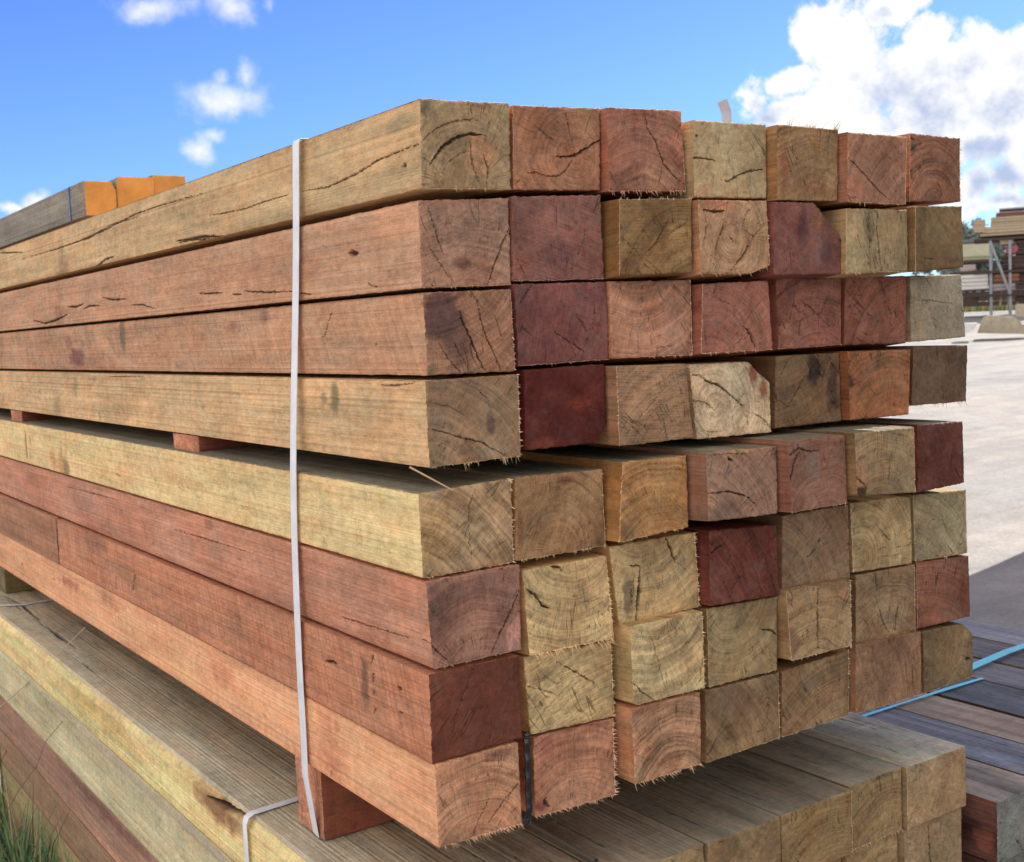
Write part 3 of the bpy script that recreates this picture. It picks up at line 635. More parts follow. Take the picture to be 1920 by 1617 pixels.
CH = {  # chamfered or missing corners (photo px, line)
 (2,5): [(1524,378),(1581,454)], (4,2): [(1141,790),(1113,834)], (4,4): [(1396,674),(1446,722)], (2,4): [(1410,512),(1446,497)], (7,3): [(1187,1319),(1200,1324)],
 (8,7): [(1800,1166),(1826,1192)], (5,6): [(1600,921),(1620,936)],
}
RING = {(1,1): (1,430,640), (1,2): (1,1105,430), (1,3): (1,1560,900), (1,5): (2,900,1100), (1,6): (2,1560,900), (1,7): (2,1650,760), (2,1): (1,420,1800), (2,3): (1,1900,1400), (2,4): (2,340,950),
        (4,1): (3,100,1300), (4,3): (3,1900,1100), (4,6): (4,1350,800), (5,1): (3,-200,2300), (5,2): (3,1000,1500), (5,3): (3,1680,1650), (5,4): (4,100,1500), (6,1): (5,400,700), (6,2): (5,880,-100), (6,3): (5,1250,-300),
        (6,4): (4,-100,2100), (6,5): (4,500,1900), (6,6): (4,1150,1500), (6,7): (4,1400,1900), (7,2): (5,1250,1500), (7,3): (5,1300,150), (7,5): (6,740,700), (7,6): (6,1100,600), (7,7): (6,1300,700),
        (8,1): (5,390,1600), (8,2): (5,900,1500), (8,3): (5,1420,1250), (8,4): (6,-100,1400), (8,5): (6,900,1300)}
RAMP = {(1,3): 1.2, (1,7): 1.5, (1,1): .8, (2,2): .4, (3,2): .4, (4,2): .3, (7,1): .12, (5,3): 1.2, (6,2): 1.3, (7,3): 1.3, (8,3): 1.5, (8,1): 1.2, (5,7): .2, (6,4): 1.3, (2,7): .3, (2,6): .3, (3,7): .3, (6,6): 1.3, (7,5): 1.2, (5,1): 1.3, (1,4): .4, (2,5): .3, (4,7): .3}
SAW = {(7,1): .1, (4,2): .15, (3,7): .3, (1,4): .2, (2,2): .9, (3,2): .8, (4,3): 1.2, (2,3): .8, (8,4): .7, (8,6): .9, (8,5): .9, (5,4): .9, (5,2): .8, (2,4): .7, (7,2): .9, (2,6): .6}
FR = {(1,2): {'t': (22, .004), 'l': (10, .003)}, (1,1): {'b': (26, .004), 't': (8, .006)}, (1,3): {'b': (60, .007), 't': (14, .003), 'r': (20, .003)}, (1,5): {'t': (70, .012)}, (1,6): {'b': (30, .005), 'r': (20, .003)}, (1,7): {'r': (34, .005), 'l': (20, .004)},
      (2,1): {'b': (18, .003)}, (2,3): {'t': (26, .004), 'l': (16, .003)}, (2,4): {'r': (34, .004), 'b': (30, .006)}, (2,6): {'b': (24, .004), 'l': (14, .003)}, (2,2): {'b': (10, .003)}, (2,7): {'l': (20, .004)},
      (3,1): {'r': (22, .003)}, (3,3): {'b': (30, .004), 'r': (14, .003)}, (3,4): {'b': (34, .004), 'l': (20, .003)}, (3,5): {'b': (16, .003)}, (3,2): {'b': (14, .003)},
      (4,1): {'b': (60, .008), 'r': (50, .004)}, (4,7): {'b': (60, .009)}, (4,3): {'l': (20, .004)}, (4,4): {'b': (8, .003)},
      (5,1): {'r': (40, .004), 'b': (24, .004)}, (5,2): {'b': (50, .004), 'r': (20, .003)}, (5,3): {'l': (90, .004), 'b': (50, .004)}, (5,5): {'b': (16, .004)}, (5,6): {'r': (14, .002)},
      (6,1): {'b': (20, .003)}, (6,2): {'b': (120, .012), 'r': (60, .004)}, (6,3): {'r': (60, .005), 'b': (20, .003)}, (6,6): {'l': (70, .005)}, (6,7): {'l': (20, .004), 'b': (20, .004), 'r': (30, .003)},
      (7,2): {'r': (60, .004), 'b': (12, .003)}, (7,3): {'r': (40, .004), 'b': (20, .003)}, (7,5): {'b': (50, .004), 'r': (40, .003), 'l': (20, .004)}, (7,6): {'b': (60, .004), 'r': (30, .003)}, (7,4): {'b': (24, .003), 'l': (16, .003)}, (7,7): {'l': (16, .003)},
      (8,1): {'b': (90, .008)}, (8,2): {'b': (60, .006), 'r': (80, .006)}, (8,3): {'b': (90, .008)}, (8,4): {'b': (20, .004), 'r': (20, .003)}, (8,5): {'b': (40, .004), 'r': (50, .005)}, (8,6): {'b': (20, .003)}, (8,7): {'b': (16, .003)}}
SIDEC = {1: (184,151,114), 2: (178,133,107), 3: (172,129,103), 4: (192,156,118), 5: (217,176,128), 6: (178,122,101), 7: (173,115,89), 8: (210,149,113)}
SAWS = {1: (.08, .1), 2: (.10, .1), 3: (.6, .5), 4: (.08, 0), 5: (.05, 0), 6: (.10, .1), 7: (.8, .36), 8: (.12, .1)}
LC = {  # cracks along the left faces of the first column
 1: [(8,3,[(1885,215),(1800,250),(1700,290),(1600,355),(1480,410),(1360,432)]),(8,2,[(1310,440),(1200,475),(1100,510),(1000,530),(945,537)]),(8,2.4,[(910,440),(800,470),(700,500),(600,535),(480,600),(350,655),(250,690),(100,735)]),(8,2,[(620,545),(500,580),(400,640),(300,670)]),(8,3,[(420,780),(480,735),(520,722)]),(8,4,[(800,652),(860,645),(900,636),(960,632),(1005,635)]),(8,3,[(810,660),(870,648),(950,645)]),(8,2,[(0,708),(100,704)]),(8,5,[(1815,315),(1835,315)])],
 2: [(8,2.4,[(895,890),(940,890),(1000,885)]),(8,2.2,[(1040,895),(1090,893)]),(8,2.6,[(1090,880),(1200,885),(1310,880)]),(8,2.4,[(1350,888),(1400,895)]),(8,3,[(300,950),(340,950),(375,935)]),(8,2.6,[(375,960),(400,945),(450,945)]),(8,2.6,[(455,905),(500,918),(570,915)]),(8,2,[(580,943),(640,940),(700,960)]),(8,3,[(150,1010),(200,1025),(250,1010),(300,985)]),(8,7,[(1565,708),(1605,710)]),(8,1.4,[(1650,845),(1700,865)])],
 3: [(8,1,[(1490,970),(1450,1090)]),(8,1.6,[(1685,1110),(1683,1140)])],
 4: [(8,2,[(1690,1300),(1780,1305),(1870,1290)]),(8,1.5,[(480,1265),(650,1262)]),(9,2,[(598,60),(600,180)])],
 5: [(9,2.2,[(690,480),(725,497)]),(9,1.5,[(1070,560),(1095,572)]),(9,3,[(175,200),(182,400)])],
 6: [(5,2.6,[(60,445),(100,465),(135,482)]),(9,1.3,[(400,560),(700,640)]),(7,1.6,[(1600,300),(1920,400)]),(9,1.2,[(1050,820),(1500,960)])],
 7: [(7,5,[(1535,508),(1565,508),(1590,516)]),(7,5,[(1760,470),(1757,520)]),(7,4,[(1765,565),(1763,600)]),(7,4,[(1768,640),(1766,670)]),(7,4,[(1775,725),(1770,760)]),(7,5,[(1880,630),(1900,640)]),(7,5,[(1890,745),(1905,755)]),(9,3,[(700,1100),(705,1180)]),(9,3,[(820,1080),(800,1200)])],
 8: [(9,5,[(125,1030),(135,1035)]),(9,4,[(320,1120),(328,1126)]),(7,1.2,[(1560,1000),(1570,1080)])],
}
LS = {
 1: [(8,250,800,60,160,(118,92,74),.5,1.5),(8,500,600,500,50,(158,124,96),.4,1.5),(8,1750,120,120,60,(122,112,88),.6,1.5),(8,1600,170,400,50,(140,124,98),.5,1.2)],
 2: [(8,250,1000,60,200,(138,92,74),.5,1.5),(8,1900,700,100,160,(186,130,104),.5,1.5)],
 3: [(8,330,1180,80,50,(112,66,72),.8,1.8),(8,290,1110,50,40,(130,78,74),.6,1.5),(8,1165,990,40,40,(118,76,76),.6,1.5),(8,1030,1040,50,30,(130,84,76),.5,1.5),(8,530,1070,28,110,(96,84,76),.8,2)],
 4: [(8,1495,1345,28,90,(104,100,74),.8,1.8),(8,1445,1360,20,40,(128,112,82),.7,1.8),(8,250,1400,40,80,(128,100,76),.5,1.5),(8,330,1310,20,60,(120,98,78),.5,1.5)],
 5: [(9,410,430,70,130,(150,112,62),.7,1.5),(9,430,440,40,90,(112,100,70),.7,1.8),(9,350,400,50,80,(168,112,68),.6,1.5),(9,182,290,16,120,(130,96,58),.8,1.8),(9,780,480,180,60,(200,152,108),.5,1.5)],
 6: [(9,250,540,220,120,(158,96,76),.5,1.5),(9,540,640,160,120,(150,108,100),.5,1.5),(9,1300,790,60,40,(122,74,62),.6,1.8)],
 7: [(9,620,900,160,80,(126,88,74),.7,1.5),(9,850,1100,160,100,(140,96,68),.5,1.5),(9,330,860,60,90,(146,98,76),.5,1.5),(7,1765,600,26,170,(96,70,58),.75,1.8),(7,1650,300,60,30,(110,84,78),.6,1.5)],
 8: [(9,450,1140,160,50,(140,82,70),.7,1.4),(9,700,1250,160,60,(142,86,70),.5,1.4),(7,1600,900,90,220,(166,100,76),.5,1.5),(7,1080,560,120,90,(150,92,72),.5,1.5),(9,300,1180,200,30,(214,156,112),.7,1.2),(7,900,560,300,40,(212,158,112),.6,1.2),(7,1700,1120,160,60,(214,164,120),.5,1.2)],
}
ORD = ['', 'first', 'second', 'third', 'fourth', 'fifth', 'sixth', 'seventh', 'eighth', 'ninth']
ROWN = {1: 'top row', 2: 'second row', 3: 'third row', 4: 'fourth row', 5: 'fifth row', 6: 'sixth row', 7: 'seventh row', 8: 'bottom row'}
LEN = 4.3
fine = [0]; st_ = .0012
while fine[-1] < LEN:
    y = fine[-1]; st_ = .0012 if y < .004 else .0024+.0016*y*1.6
    fine.append(y+st_)
fine = np.array(fine); fine[-1] = LEN
PPM = 1500.
yoff = {}
for r in range(1, 9):
    yprev = 0.
    for c in range(1, 8):
        q = Q[(r, c)]; quad = q[:4]; sl_ = q[4]
        if c == 1: y0 = {1: 0, 2: .003, 3: -.001, 4: -.002, 5: .002, 6: -.003, 7: -.001, 8: -.004}[r]
        elif sl_ is None:
            y0 = yprev*.35+.004*math.sin(r*3+c*5)
            if c == 2 and r in (7, 8): y0 = .012
        else:
            # how far it stands out so that its left side shows from px sl_ to the face
            my = (quad[0][1]+quad[3][1])/2; fx = (quad[0][0]+quad[3][0])/2
            tx = onY(sl_, my, yprev)[0]+.001
            lo, hi = -.12, .02
            y0 = yprev
            best = 1e9
            for k in range(141):
                yt = yprev-.12+.001*k
                dx = abs(onY(fx, my, yt)[0]-tx)
                if dx < best: best = dx; y0 = yt
        yoff[(r, c)] = y0
        P3 = [onY(px, py, y0) for px, py in quad]
        cor = [(p[0], p[2]) for p in P3]
        N = 100 if c <= 3 else 84
        cr = []
        sc = .1/ (np.hypot(quad[0][0]-quad[3][0], quad[0][1]-quad[3][1]))        # metres per px here
        for (zi, w, pts) in CR.get((r, c), []):
            pp = [onY(*zp(zi, x, y), y0) for x, y in pts]
            cr.append(([(p[0], p[2]) for p in pp], max(.00040, w*sc*.45)))
        stn = []
        for (zi, x, y, rx, ry, cc, s_, hd) in ST.get((r, c), []):
            p = onY(*zp(zi, x, y), y0); s = ZM[zi][2]
            stn.append(((p[0], p[2]), rx/s*sc*1.1, ry/s*sc, lin(cc)*KE, s_, hd))
        ch = [tuple(tuple(onY(px, py, y0)[[0, 2]]) for px, py in CH[(r, c)])] if (r, c) in CH else []
        ring = None
        if (r, c) in RING: zi, x, y = RING[(r, c)]; p = onY(*zp(zi, x, y), y0); ring = (p[0], p[2])
        sid = lin(SIDEC[r])*KS if c == 1 else lin(q[5])*KE*np.array([1.15, 1.0, .95])
        kw = {}
        y1 = LEN+.01*math.sin(r*7+c*3)
        if c == 1:
            lc = []
            for (zi, w, pts) in LC.get(r, []):
                pp = [onX(*zp(zi, x, y), cor[0][0]) for x, y in pts]
                hw = w*.00033*(1+.55*pp[0][1])
                lc.append(([(p[1], p[2]) for p in pp], max(hw, .0008)))
            ls = []
            for (zi, x, y, rx, ry, cc, s_, hd) in LS.get(r, []):
                p = onX(*zp(zi, x, y), 0.); s = ZM[zi][2]; k = (1+p[1]*.62)/1690.
                ls.append(((p[1], p[2]), rx/s*k*1.9, ry/s*k, lin(cc)*KS, s_, hd))
            fl = fine.copy()
            if r == 7: y1 = onX(118, 1015, 0)[1]-.003; fl = fine[fine < y1-y0-.002]; fl = np.append(fl, y1-y0)
            kw = dict(leftfine=fl, leftcracks=lc, leftstains=ls, sawside=SAWS[r][0], slant=SAWS[r][1], sidevar=.16)
        o = beam('timber_beam', cor, y0, y1, lin(q[5])*KE, sid, N=N, seed=r*10+c, cracks=cr, stains=stn, ring=ring, ramp=RAMP.get((r, c), 1.)*1.15,
                 saw=SAW.get((r, c), .5), chamfer=ch, fr=FR.get((r, c)), top=lin((120, 112, 98))*1.2 if r == 5 else None, gapx=.0012, gapz=.0006, slit_drop=({2: .007, 3: .008, 5: .004, 6: .004, 7: .004}.get(r, 0) if 2 <= c <= 6 else 0), **kw)
        tag(o, '%s, %s from left, %s of strapped pack' % (q[6], ORD[c], ROWN[r]), 'timber beam', 'beams in the strapped pack')
        yprev = y0
        if (r, c) == (7, 1):
            ya = y1+.006; k = lin((156, 108, 84))*KS
            o = beam('timber_beam', cor, ya, LEN, k, k, N=20, seed=271, sawside=.8, slant=.25)
            tag(o, 'brown beam butted end to end behind the chocolate red beam, seventh row', 'timber beam', 'beams in the strapped pack')

# ------------------------------------------------------------------ bearers and spacer battens
def boxbeam(name, x0, x1, ya, yb, z0, z1, endc, sidec, seed, label, cat, group, Nn=40, **kw):
    """a timber lying along X whose left end looks to -X: built along Y and turned"""
    L = x1-x0
    o = beam(name, [(-(yb-ya)/2, z1), ((yb-ya)/2, z1), ((yb-ya)/2, z0), (-(yb-ya)/2, z0)], 0, L, endc, sidec, N=Nn, seed=seed, **kw)
    o.rotation_euler = (0, 0, -math.pi/2); o.location = (x0, (ya+yb)/2, 0)
    return tag(o, label, cat, group)
zb8 = min(onY(*Q[(8, c)][3], yoff[(8, c)])[2] for c in range(1, 8))
LZ = -.1085     # top of the lower pack
boxbeam('timber_bearer', .005, .93, .337, .420, LZ+.001, -.004, lin((172, 116, 92))*KS, lin((110, 62, 48))*KE, 501, 'reddish bearer with the white strap over its end, under the strapped pack', 'timber bearer', 'bearers under the strapped pack', cracks=[([(-.03, -.10), (-.025, -.07)], .0012)], fr={'t': (14, .004)})
boxbeam('timber_bearer', .034, .93, 2.46, 2.56, LZ+.001, -.004, lin((120, 108, 76))*KS, lin((112, 98, 66))*KE, 502, 'olive bearer near the far left end under the strapped pack', 'timber bearer', 'bearers under the strapped pack')
for yy_, sd_, lb in ((.722, 503, 'small reddish spacer batten in the gap left of the white strap'), (1.94, 504, 'small reddish spacer batten in the gap at the far left')):
    boxbeam('spacer_batten', .003, .9, yy_, yy_+.12, .3975+.0015, .4255, lin((178, 112, 84))*KS, lin((110, 56, 44))*KE, sd_, lb, 'batten', 'spacer battens between fourth and fifth rows')

# ------------------------------------------------------------------ straps
def strap_mat(name, c, spec=.5, rough=.35):
    m, nt, b = mat(name); t = nt.n.new('ShaderNodeTexCoord'); n = nt.noise(t.outputs['Object'], 40, 4, .6)
    nt.put(b.inputs['Base Color'], nt.vscale(nt.mix(0., tuple(c)+(1,), (0, 0, 0, 1)), nt.mr(n, .3, .7, .9, 1.08)))
    b.inputs['Roughness'].default_value = rough; b.inputs['Specular IOR Level'].default_value = spec; return m
M_WS = strap_mat('white_strap_plastic', (.86, .90, .98)); M_BS = strap_mat('blue_strap_plastic', (.04, .10, .42)); M_CS = strap_mat('cyan_strap_plastic', (.16, .60, .82)); M_KS = strap_mat('black_plastic', (.012, .013, .018), .8, .25)
def ribbon(mb, pts, nrm, width, th=.0009, sub=5, wob=0., seed=1, mi=0):
    """flat band: centre points, surface normals"""
    P = []; Nn = []
    for i in range(len(pts)-1):
        for k in range(sub): t = k/sub; P.append(np.array(pts[i])*(1-t)+np.array(pts[i+1])*t); Nn.append(np.array(nrm[i])*(1-t)+np.array(nrm[i+1])*t)
    P.append(np.array(pts[-1])); Nn.append(np.array(nrm[-1])); P = np.array(P, float); Nn = np.array(Nn, float)
    Tn = np.gradient(P, axis=0); Tn /= np.linalg.norm(Tn, axis=1)[:, None]+1e-9
    Nn -= (Nn*Tn).sum(1)[:, None]*Tn; Nn /= np.linalg.norm(Nn, axis=1)[:, None]+1e-9
    B = np.cross(Tn, Nn)
    if wob: P = P+Nn*(np.array([vnoise(np.array([i*.7]), np.array([0.]), seed)[0] for i in range(len(P))])[:, None])*wob
    w = width/2
    prof = [(-w, 0), (-w, th*.7), (-w*.86, th), (w*.86, th), (w, th*.7), (w, 0)]
    G = np.stack([P+B*a+Nn*b for a, b in prof], 1); G = np.concatenate([G, G[:, :1]], 1)
    mb.grid(G, mi)
# big white strap
ztop = max(onY(*Q[(1, c)][i], yoff[(1, c)])[2] for c in range(1, 8) for i in (0, 1))
mb = MB()
lp = [(555, 272), (556, 500), (552, 707), (549, 880), (552, 1000), (559, 1200), (567, 1350), (575, 1450)]
def facex(z):
    best = 9
    for r in range(1, 9):
        a = onY(*Q[(r, 1)][0], yoff[(r, 1)]); b = onY(*Q[(r, 1)][3], yoff[(r, 1)])
        if b[2]-.006 <= z <= a[2]+.006: best = min(best, a[0], b[0])
    return (best if best < 9 else 0)-.0026
zc = onY(*Q[(1, 1)][0], 0)[2]
pys = np.linspace(lp[0][1], 1452, 60); pxs = np.interp(pys, [q[1] for q in lp], [q[0] for q in lp])
pxs = np.convolve(np.pad(pxs, 6, 'edge'), np.ones(13)/13, 'valid')
xs_ = np.array([facex(onX(a, b, 0)[2]) for a, b in zip(pxs, pys)])
xs_ = np.array([xs_[max(0, k-5):k+6].min() for k in range(60)]); xs_ = np.convolve(np.pad(xs_, 5, 'edge'), np.ones(11)/11, 'valid')
pts = [tuple(onX(a, b, x)) for a, b, x in zip(pxs, pys, xs_)]
sp = [np.array(p) for p in pts]
pts[0] = (pts[0][0], pts[0][1], zc-.004)
pts += [(.0030, .357, LZ+.004)]
ribbon(mb, pts, [(-1, 0, 0)]*len(pts), .0185, .0009, 2, .0002, 4)
sx1 = onY(*Q[(1, 7)][1], yoff[(1, 7)])[0]
ribbon(mb, [(pts[0][0]+.0001, sp[0][1], zc-.006), (pts[0][0]+.0012, sp[0][1], zc+.0002), (pts[0][0]+.006, sp[0][1], zc+.0012), (.06, sp[0][1], zc+.002), (.16, sp[0][1], ztop+.001), (.3, sp[0][1]+.004, ztop+.001), (sx1+.004, sp[0][1]+.01, ztop+.001), (sx1+.014, sp[0][1]+.01, ztop-.012), (sx1+.014, sp[0][1]+.03, .02)], [(-1, 0, 0), (-.7, 0, .7), (0, 0, 1), (0, 0, 1), (0, 0, 1), (0, 0, 1), (.2, 0, 1), (1, 0, .2), (1, 0, 0)], .0185, .0009, 5)
ws = mb.build('packing_strap', [M_WS], None, True); tag(ws, 'white plastic packing strap running upright around the strapped pack', 'packing strap', 'straps on the packs')
mb = MB(); p = onY(1362, 232, sp[0][1]+.01)
ribbon(mb, [(p[0]-.05, p[1], ztop+.0015), (p[0]-.02, p[1], ztop+.002), (p[0]-.004, p[1], ztop+.010), (p[0]+.001, p[1], p[2]+.004), tuple(onY(1362, 210, p[1])), tuple(onY(1354, 189, p[1]))], [(0, 0, 1), (0, 0, 1), (-.7, .0, .7), (-.9, -.5, .1), (-.9, -.5, 0), (-.9, -.6, .3)], .0165, .0009, 4)
M_TL = strap_mat('shaded_strap_plastic', (.42, .50, .60)); mb.build('strap_tail', [M_TL], ws, True)  # white strap plastic darkened: the tail's shade is put into its colour
# straps of the lower pack
def lowstrap(Y, Y2, label):
    mb = MB()
    ribbon(mb, [(-.047, Y, -.92), (-.0475, Y, -.5), (-.0475, Y, LZ-.010), (-.044, Y, LZ-.002), (-.036, Y+.001, LZ+.0018), (.04, Y2, LZ+.0015), (.45, Y2+.03, LZ+.001), (.955, Y2+.05, LZ+.001), (.9555, Y2+.05, -.92)],
           [(-1, 0, 0), (-1, 0, 0), (-1, 0, .1), (-.7, 0, .7), (0, 0, 1), (0, 0, 1), (0, 0, 1), (.7, 0, .7), (1, 0, 0)], .0155, .0009, 6)
    tag(mb.build('packing_strap', [M_WS], None, True), label, 'packing strap', 'straps on the packs')
lowstrap(.492, .500, 'pale plastic strap over the left edge of the lower pack, near the bearer')
lowstrap(2.31, 2.262, 'pale plastic strap crossing the lower pack at the far left')
# crumpled black plastic in the gap of the two bottom rows
mb = MB(); P = [(985, 1372), (986, 1378), (985, 1386), (988, 1440), (989, 1500), (989, 1543)]
ribbon(mb, [tuple(onY(x, y, .010)) for x, y in P], [(0, -1, 0)]*6, .0085, .002, 8, .004, 11)
p = onY(989, 1538, .002)
for k in range(7): mb.bar(p+np.array([.003*math.cos(k), -.003, .003*math.sin(k)]), p+np.array([.003*math.cos(k+1), -.003, .003*math.sin(k+1)]), .0012, 6)
tag(mb.build('plastic_strip', [M_KS], None, True), 'glossy black plastic strip squeezed beside the salmon corner beam, bottom row', 'plastic strip')
# two long loose splinters
for i, (a, b, yA, yB, cc, lb) in enumerate((((768, 876), (850, 920), -.012, -.050, (200, 172, 130), 'long pale wood splinter sticking out of the gap at the corner'),)):
    mb = MB(); mb.bar(onY(*a, yA), onY(*b, yB), .0012, 5, 0, lin(cc), .0007); tag(mb.build('wood_splinter', [M_FIB]), lb, 'splinter')

# ------------------------------------------------------------------ lower pack
XL = [-.045, .094, .238, .394, .534, .683, .805, .952]
GZ = -.95
side_z = [LZ, -.200, -.332, -.434, -.533, -.632, -.715, -.80, -.88]
endz = [LZ, -.207, -.303, -.400, -.498, -.595, -.69, -.785, -.88]
leftc = {1: (214,182,130), 2: (182,170,138), 3: (146,110,96), 4: (140,110,88), 5: (150,134,96), 6: (140,112,84), 7: (150,130,96), 8: (140,118,90)}
endc = [(150,126,90), (140,120,88), (126,108,76), (124,102,72), (122,98,62), (126,104,70), (128,106,78)]
topc = [(166,154,136), (150,138,122), (138,126,114), (130,120,108), (128,120,110), (150,142,130), (180,174,160)]
words = {1: 'yellowish', 2: 'beige', 3: 'reddish', 4: 'brown', 5: 'tan', 6: 'light brown', 7: 'olive', 8: 'dull brown'}
rl = random.Random(3)
for r in range(1, 9):
    for c in range(1, 8):
        x0, x1 = XL[c-1]+.0021, XL[c]-.0021
        zt, zb = (side_z[r-1], side_z[r]) if c == 1 else (endz[r-1], endz[r])
        zt -= .0012; zb += .0010
        if c == 7 and r > 1: x0, x1 = .806, .9445
        if c == 6 and r > 1: x1 = .803
        if r == 1: zt -= 0 if c != 5 else .001
        y0 = {6: .012, 5: .002, 4: .0, 3: .004, 7: .004}.get(c, 0)+rl.uniform(0, .004) if r == 1 else rl.uniform(.012, .03)
        k = np.array(endc[c-1])+rl.uniform(-8, 8)
        sc_ = lin(leftc[r])*KS if c == 1 else lin(k)*KE
        kw = {}
        if r == 1:
            kw['top'] = lin(topc[c-1])*1.5
            tcs = []
            for q_ in range(9):
                yy0 = rl.uniform(0, .5) if c > 1 else rl.uniform(.1, 2.2); xx0 = rl.uniform(x0+.01, x1-.01); ll = rl.uniform(.04, .22)
                tcs.append(([(yy0+ll*t, xx0+rl.uniform(-.002, .002)) for t in (0, .35, .7, 1)], rl.uniform(.0008, .0014)))
            if c == 1:
                for pl in ([(0, 1112), (40, 1132), (78, 1166)], [(84, 1172), (112, 1192), (145, 1216)]): tcs.append(([tuple(onZ(a, b, LZ)[[1, 0]]) for a, b in pl], .0042))
            kw['topcracks'] = tcs
            kw['topfine'] = np.concatenate([np.arange(0, .6, .006), np.arange(.6, 2.6, .010 if c == 1 else .05), np.arange(2.6, LEN, .1), [LEN+.02-y0]])
        if c == 1 and r == 1: kw['chamfer'] = [((x0-.0005, zt-.02), (x0+.012, zt+.0003))]
        if c == 1: kw.update(leftfine=np.concatenate([np.arange(0, 1., .008), np.arange(1., LEN, .02), [LEN+.02-y0]]), sidevar=.2, sawside=.25)
        if c == 1 and r == 1: kw['leftstains'] = [((.62, -.135), .12, .03, lin((120, 72, 52))*KS, .8, 1.6), ((1.3, -.15), .25, .03, lin((206, 170, 96))*KS, .6, 1.5)]; kw['leftcracks'] = [([(.50, -.117), (.60, -.125), (.66, -.130)], .0035)]
        if c == 1 and r == 3: kw['leftstains'] = [((1.2, -.35), .5, .02, lin((108, 72, 68))*KS, .8, 1.4), ((1.1, -.425), .7, .012, lin((186, 134, 110))*KS, .8, 1.4)]
        if c == 1 and r == 2: kw['leftstains'] = [((1.0, -.215), .8, .02, lin((160, 146, 132))*KS, .8, 1.4)]
        if r == 2 and c == 7: kw['cracks'] = [([(.862, -.215), (.864, -.26), (.872, -.30)], .0012)]
        if r == 1 and c == 4: kw['stains'] = [((.52, -.16), .03, .06, lin((112, 90, 62))*KE, .7, 2)]
        if r == 1 and c in (5, 6): kw['fr'] = {'b': (40, .005)} if c == 6 else {'r': (20, .003)}
        if r == 1 and c == 7: kw['fr'] = {'l': (24, .004)}
        o = beam('timber_beam', [(x0, zt), (x1, zt), (x1, zb), (x0, zb)], y0, LEN+.02, lin(k)*KE, sc_, N=(80 if (r <= 2 and c >= 3) or r == 1 else 30), seed=300+r*10+c, ramp=1.2 if c in (5, 6) else .7, saw=.5,
                 ring=(((x0+x1)/2+.03, zb-.06) if c in (5, 6) else None), **kw)
        if r == 1: nm = ['yellow edged', 'dark topped', 'brownish topped', 'shadowed grey', 'olive ended', 'ring marked olive', 'grey topped corner'][c-1]
        else: nm = words[r] if c == 1 else ('tan', 'olive', 'brown')[(r+c) % 3]
        tag(o, '%s beam, %s from left, %s of the lower pack' % (nm, ORD[c], ROWN[r]), 'timber beam', 'beams in the lower pack')
for i, Y in enumerate((.4, 1.8, 3.2)):
    boxbeam('timber_bearer', -.03, .94, Y, Y+.1, GZ, -.8805, lin((120, 104, 76)), lin((110, 92, 66)), 520+i, 'weathered ground bearer under the %s of the lower pack' % ('near end', 'middle', 'far end')[i], 'timber bearer', 'bearers on the ground', Nn=16)
# added bar standing in for the raised rounded lip of a lower pack seam
mb = MB(); a = onZ(975, 1540, LZ+.004); b = onZ(1100, 1604, LZ+.004)
mb.bar((a[0]+.012, a[1]+.25, LZ+.0035), (b[0], b[1]-.02, LZ+.0035), .0035, 7, 0, lin((126, 112, 96))); tag(mb.build('seam_lip', [M_FIB]), 'grey bar for the raised seam lip on top of the lower pack', 'stick')

# ------------------------------------------------------------------ bluish pack at the right
PX = [.980, 1.118, 1.246, 1.374, 1.522, 1.660, 1.80, 1.935]
pt = [(136,126,124), (112,116,136), (134,122,118), (82,86,100), (106,108,124), (92,92,104), (114,118,138)]
pn = ['pinkish grey', 'bluish', 'pinkish brown', 'dark slate', 'pale blue grey', 'dark grey', 'light blue']
PZ = [-.2, -.302, -.402, -.502, -.602, -.702, -.802]
for r in range(1, 7):
    for c in range(1, 8):
        x0, x1 = PX[c-1]+.003, PX[c]-.003-(.008 if c in (3, 5) else 0)
        y0 = -.025+rl.uniform(-.01, .03)*(c > 1) + (.02*(r > 1))
        tc_ = lin(np.array(pt[c-1])*[.98, .97, .94])*1.45
        ec = lin((96, 104, 108))*KE if c < 3 else lin((110, 96, 84))*KE
        sc_ = lin((84, 54, 49))*KE if c == 1 else lin((110, 90, 80))*KE
        kw = dict(leftfine=np.concatenate([np.arange(0, .4, .006), np.arange(.4, 3.2, .1), [3.2-y0]])) if (r == 1 and c == 1) else {}
        if r == 1 and c == 1: kw['cracks'] = [([(1.03, -.27), (1.05, -.298)], .0012)]; kw['leftstains'] = [((.02, -.25), .03, .02, lin((60, 32, 34))*KE, .8, 2), ((.0, -.27), .02, .03, lin((130, 74, 60))*KE, .7, 2)]
        o = beam('timber_beam', [(x0, PZ[r-1]-.001), (x1, PZ[r-1]-.001), (x1, PZ[r]+.001), (x0, PZ[r]+.001)], y0, 3.2-.05*c, ec, sc_, N=(50 if r == 1 and c < 3 else 24), seed=400+r*10+c, ramp=.6, top=tc_ if r == 1 else None, sidevar=.8, jit=.0016, **kw)
        tag(o, '%s beam, %s from left, %s of the cyan strapped pack' % (pn[c-1] if r == 1 else ('weathered grey', 'dull brown')[(r+c) % 2], ORD[c], {1: 'top layer', 2: 'second layer', 3: 'third layer', 4: 'fourth layer', 5: 'fifth layer', 6: 'lowest layer'}[r]), 'timber beam', 'beams in the cyan strapped pack')
for i, Y in enumerate((.3, 2.6)):
    boxbeam('timber_bearer', .99, 1.93, Y, Y+.1, GZ, -.8045, lin((100, 88, 70)), lin((90, 80, 66)), 530+i, 'dark ground bearer under the %s of the cyan strapped pack' % ('near end', 'far end')[i], 'timber bearer', 'bearers on the ground', Nn=16)
mb = MB()
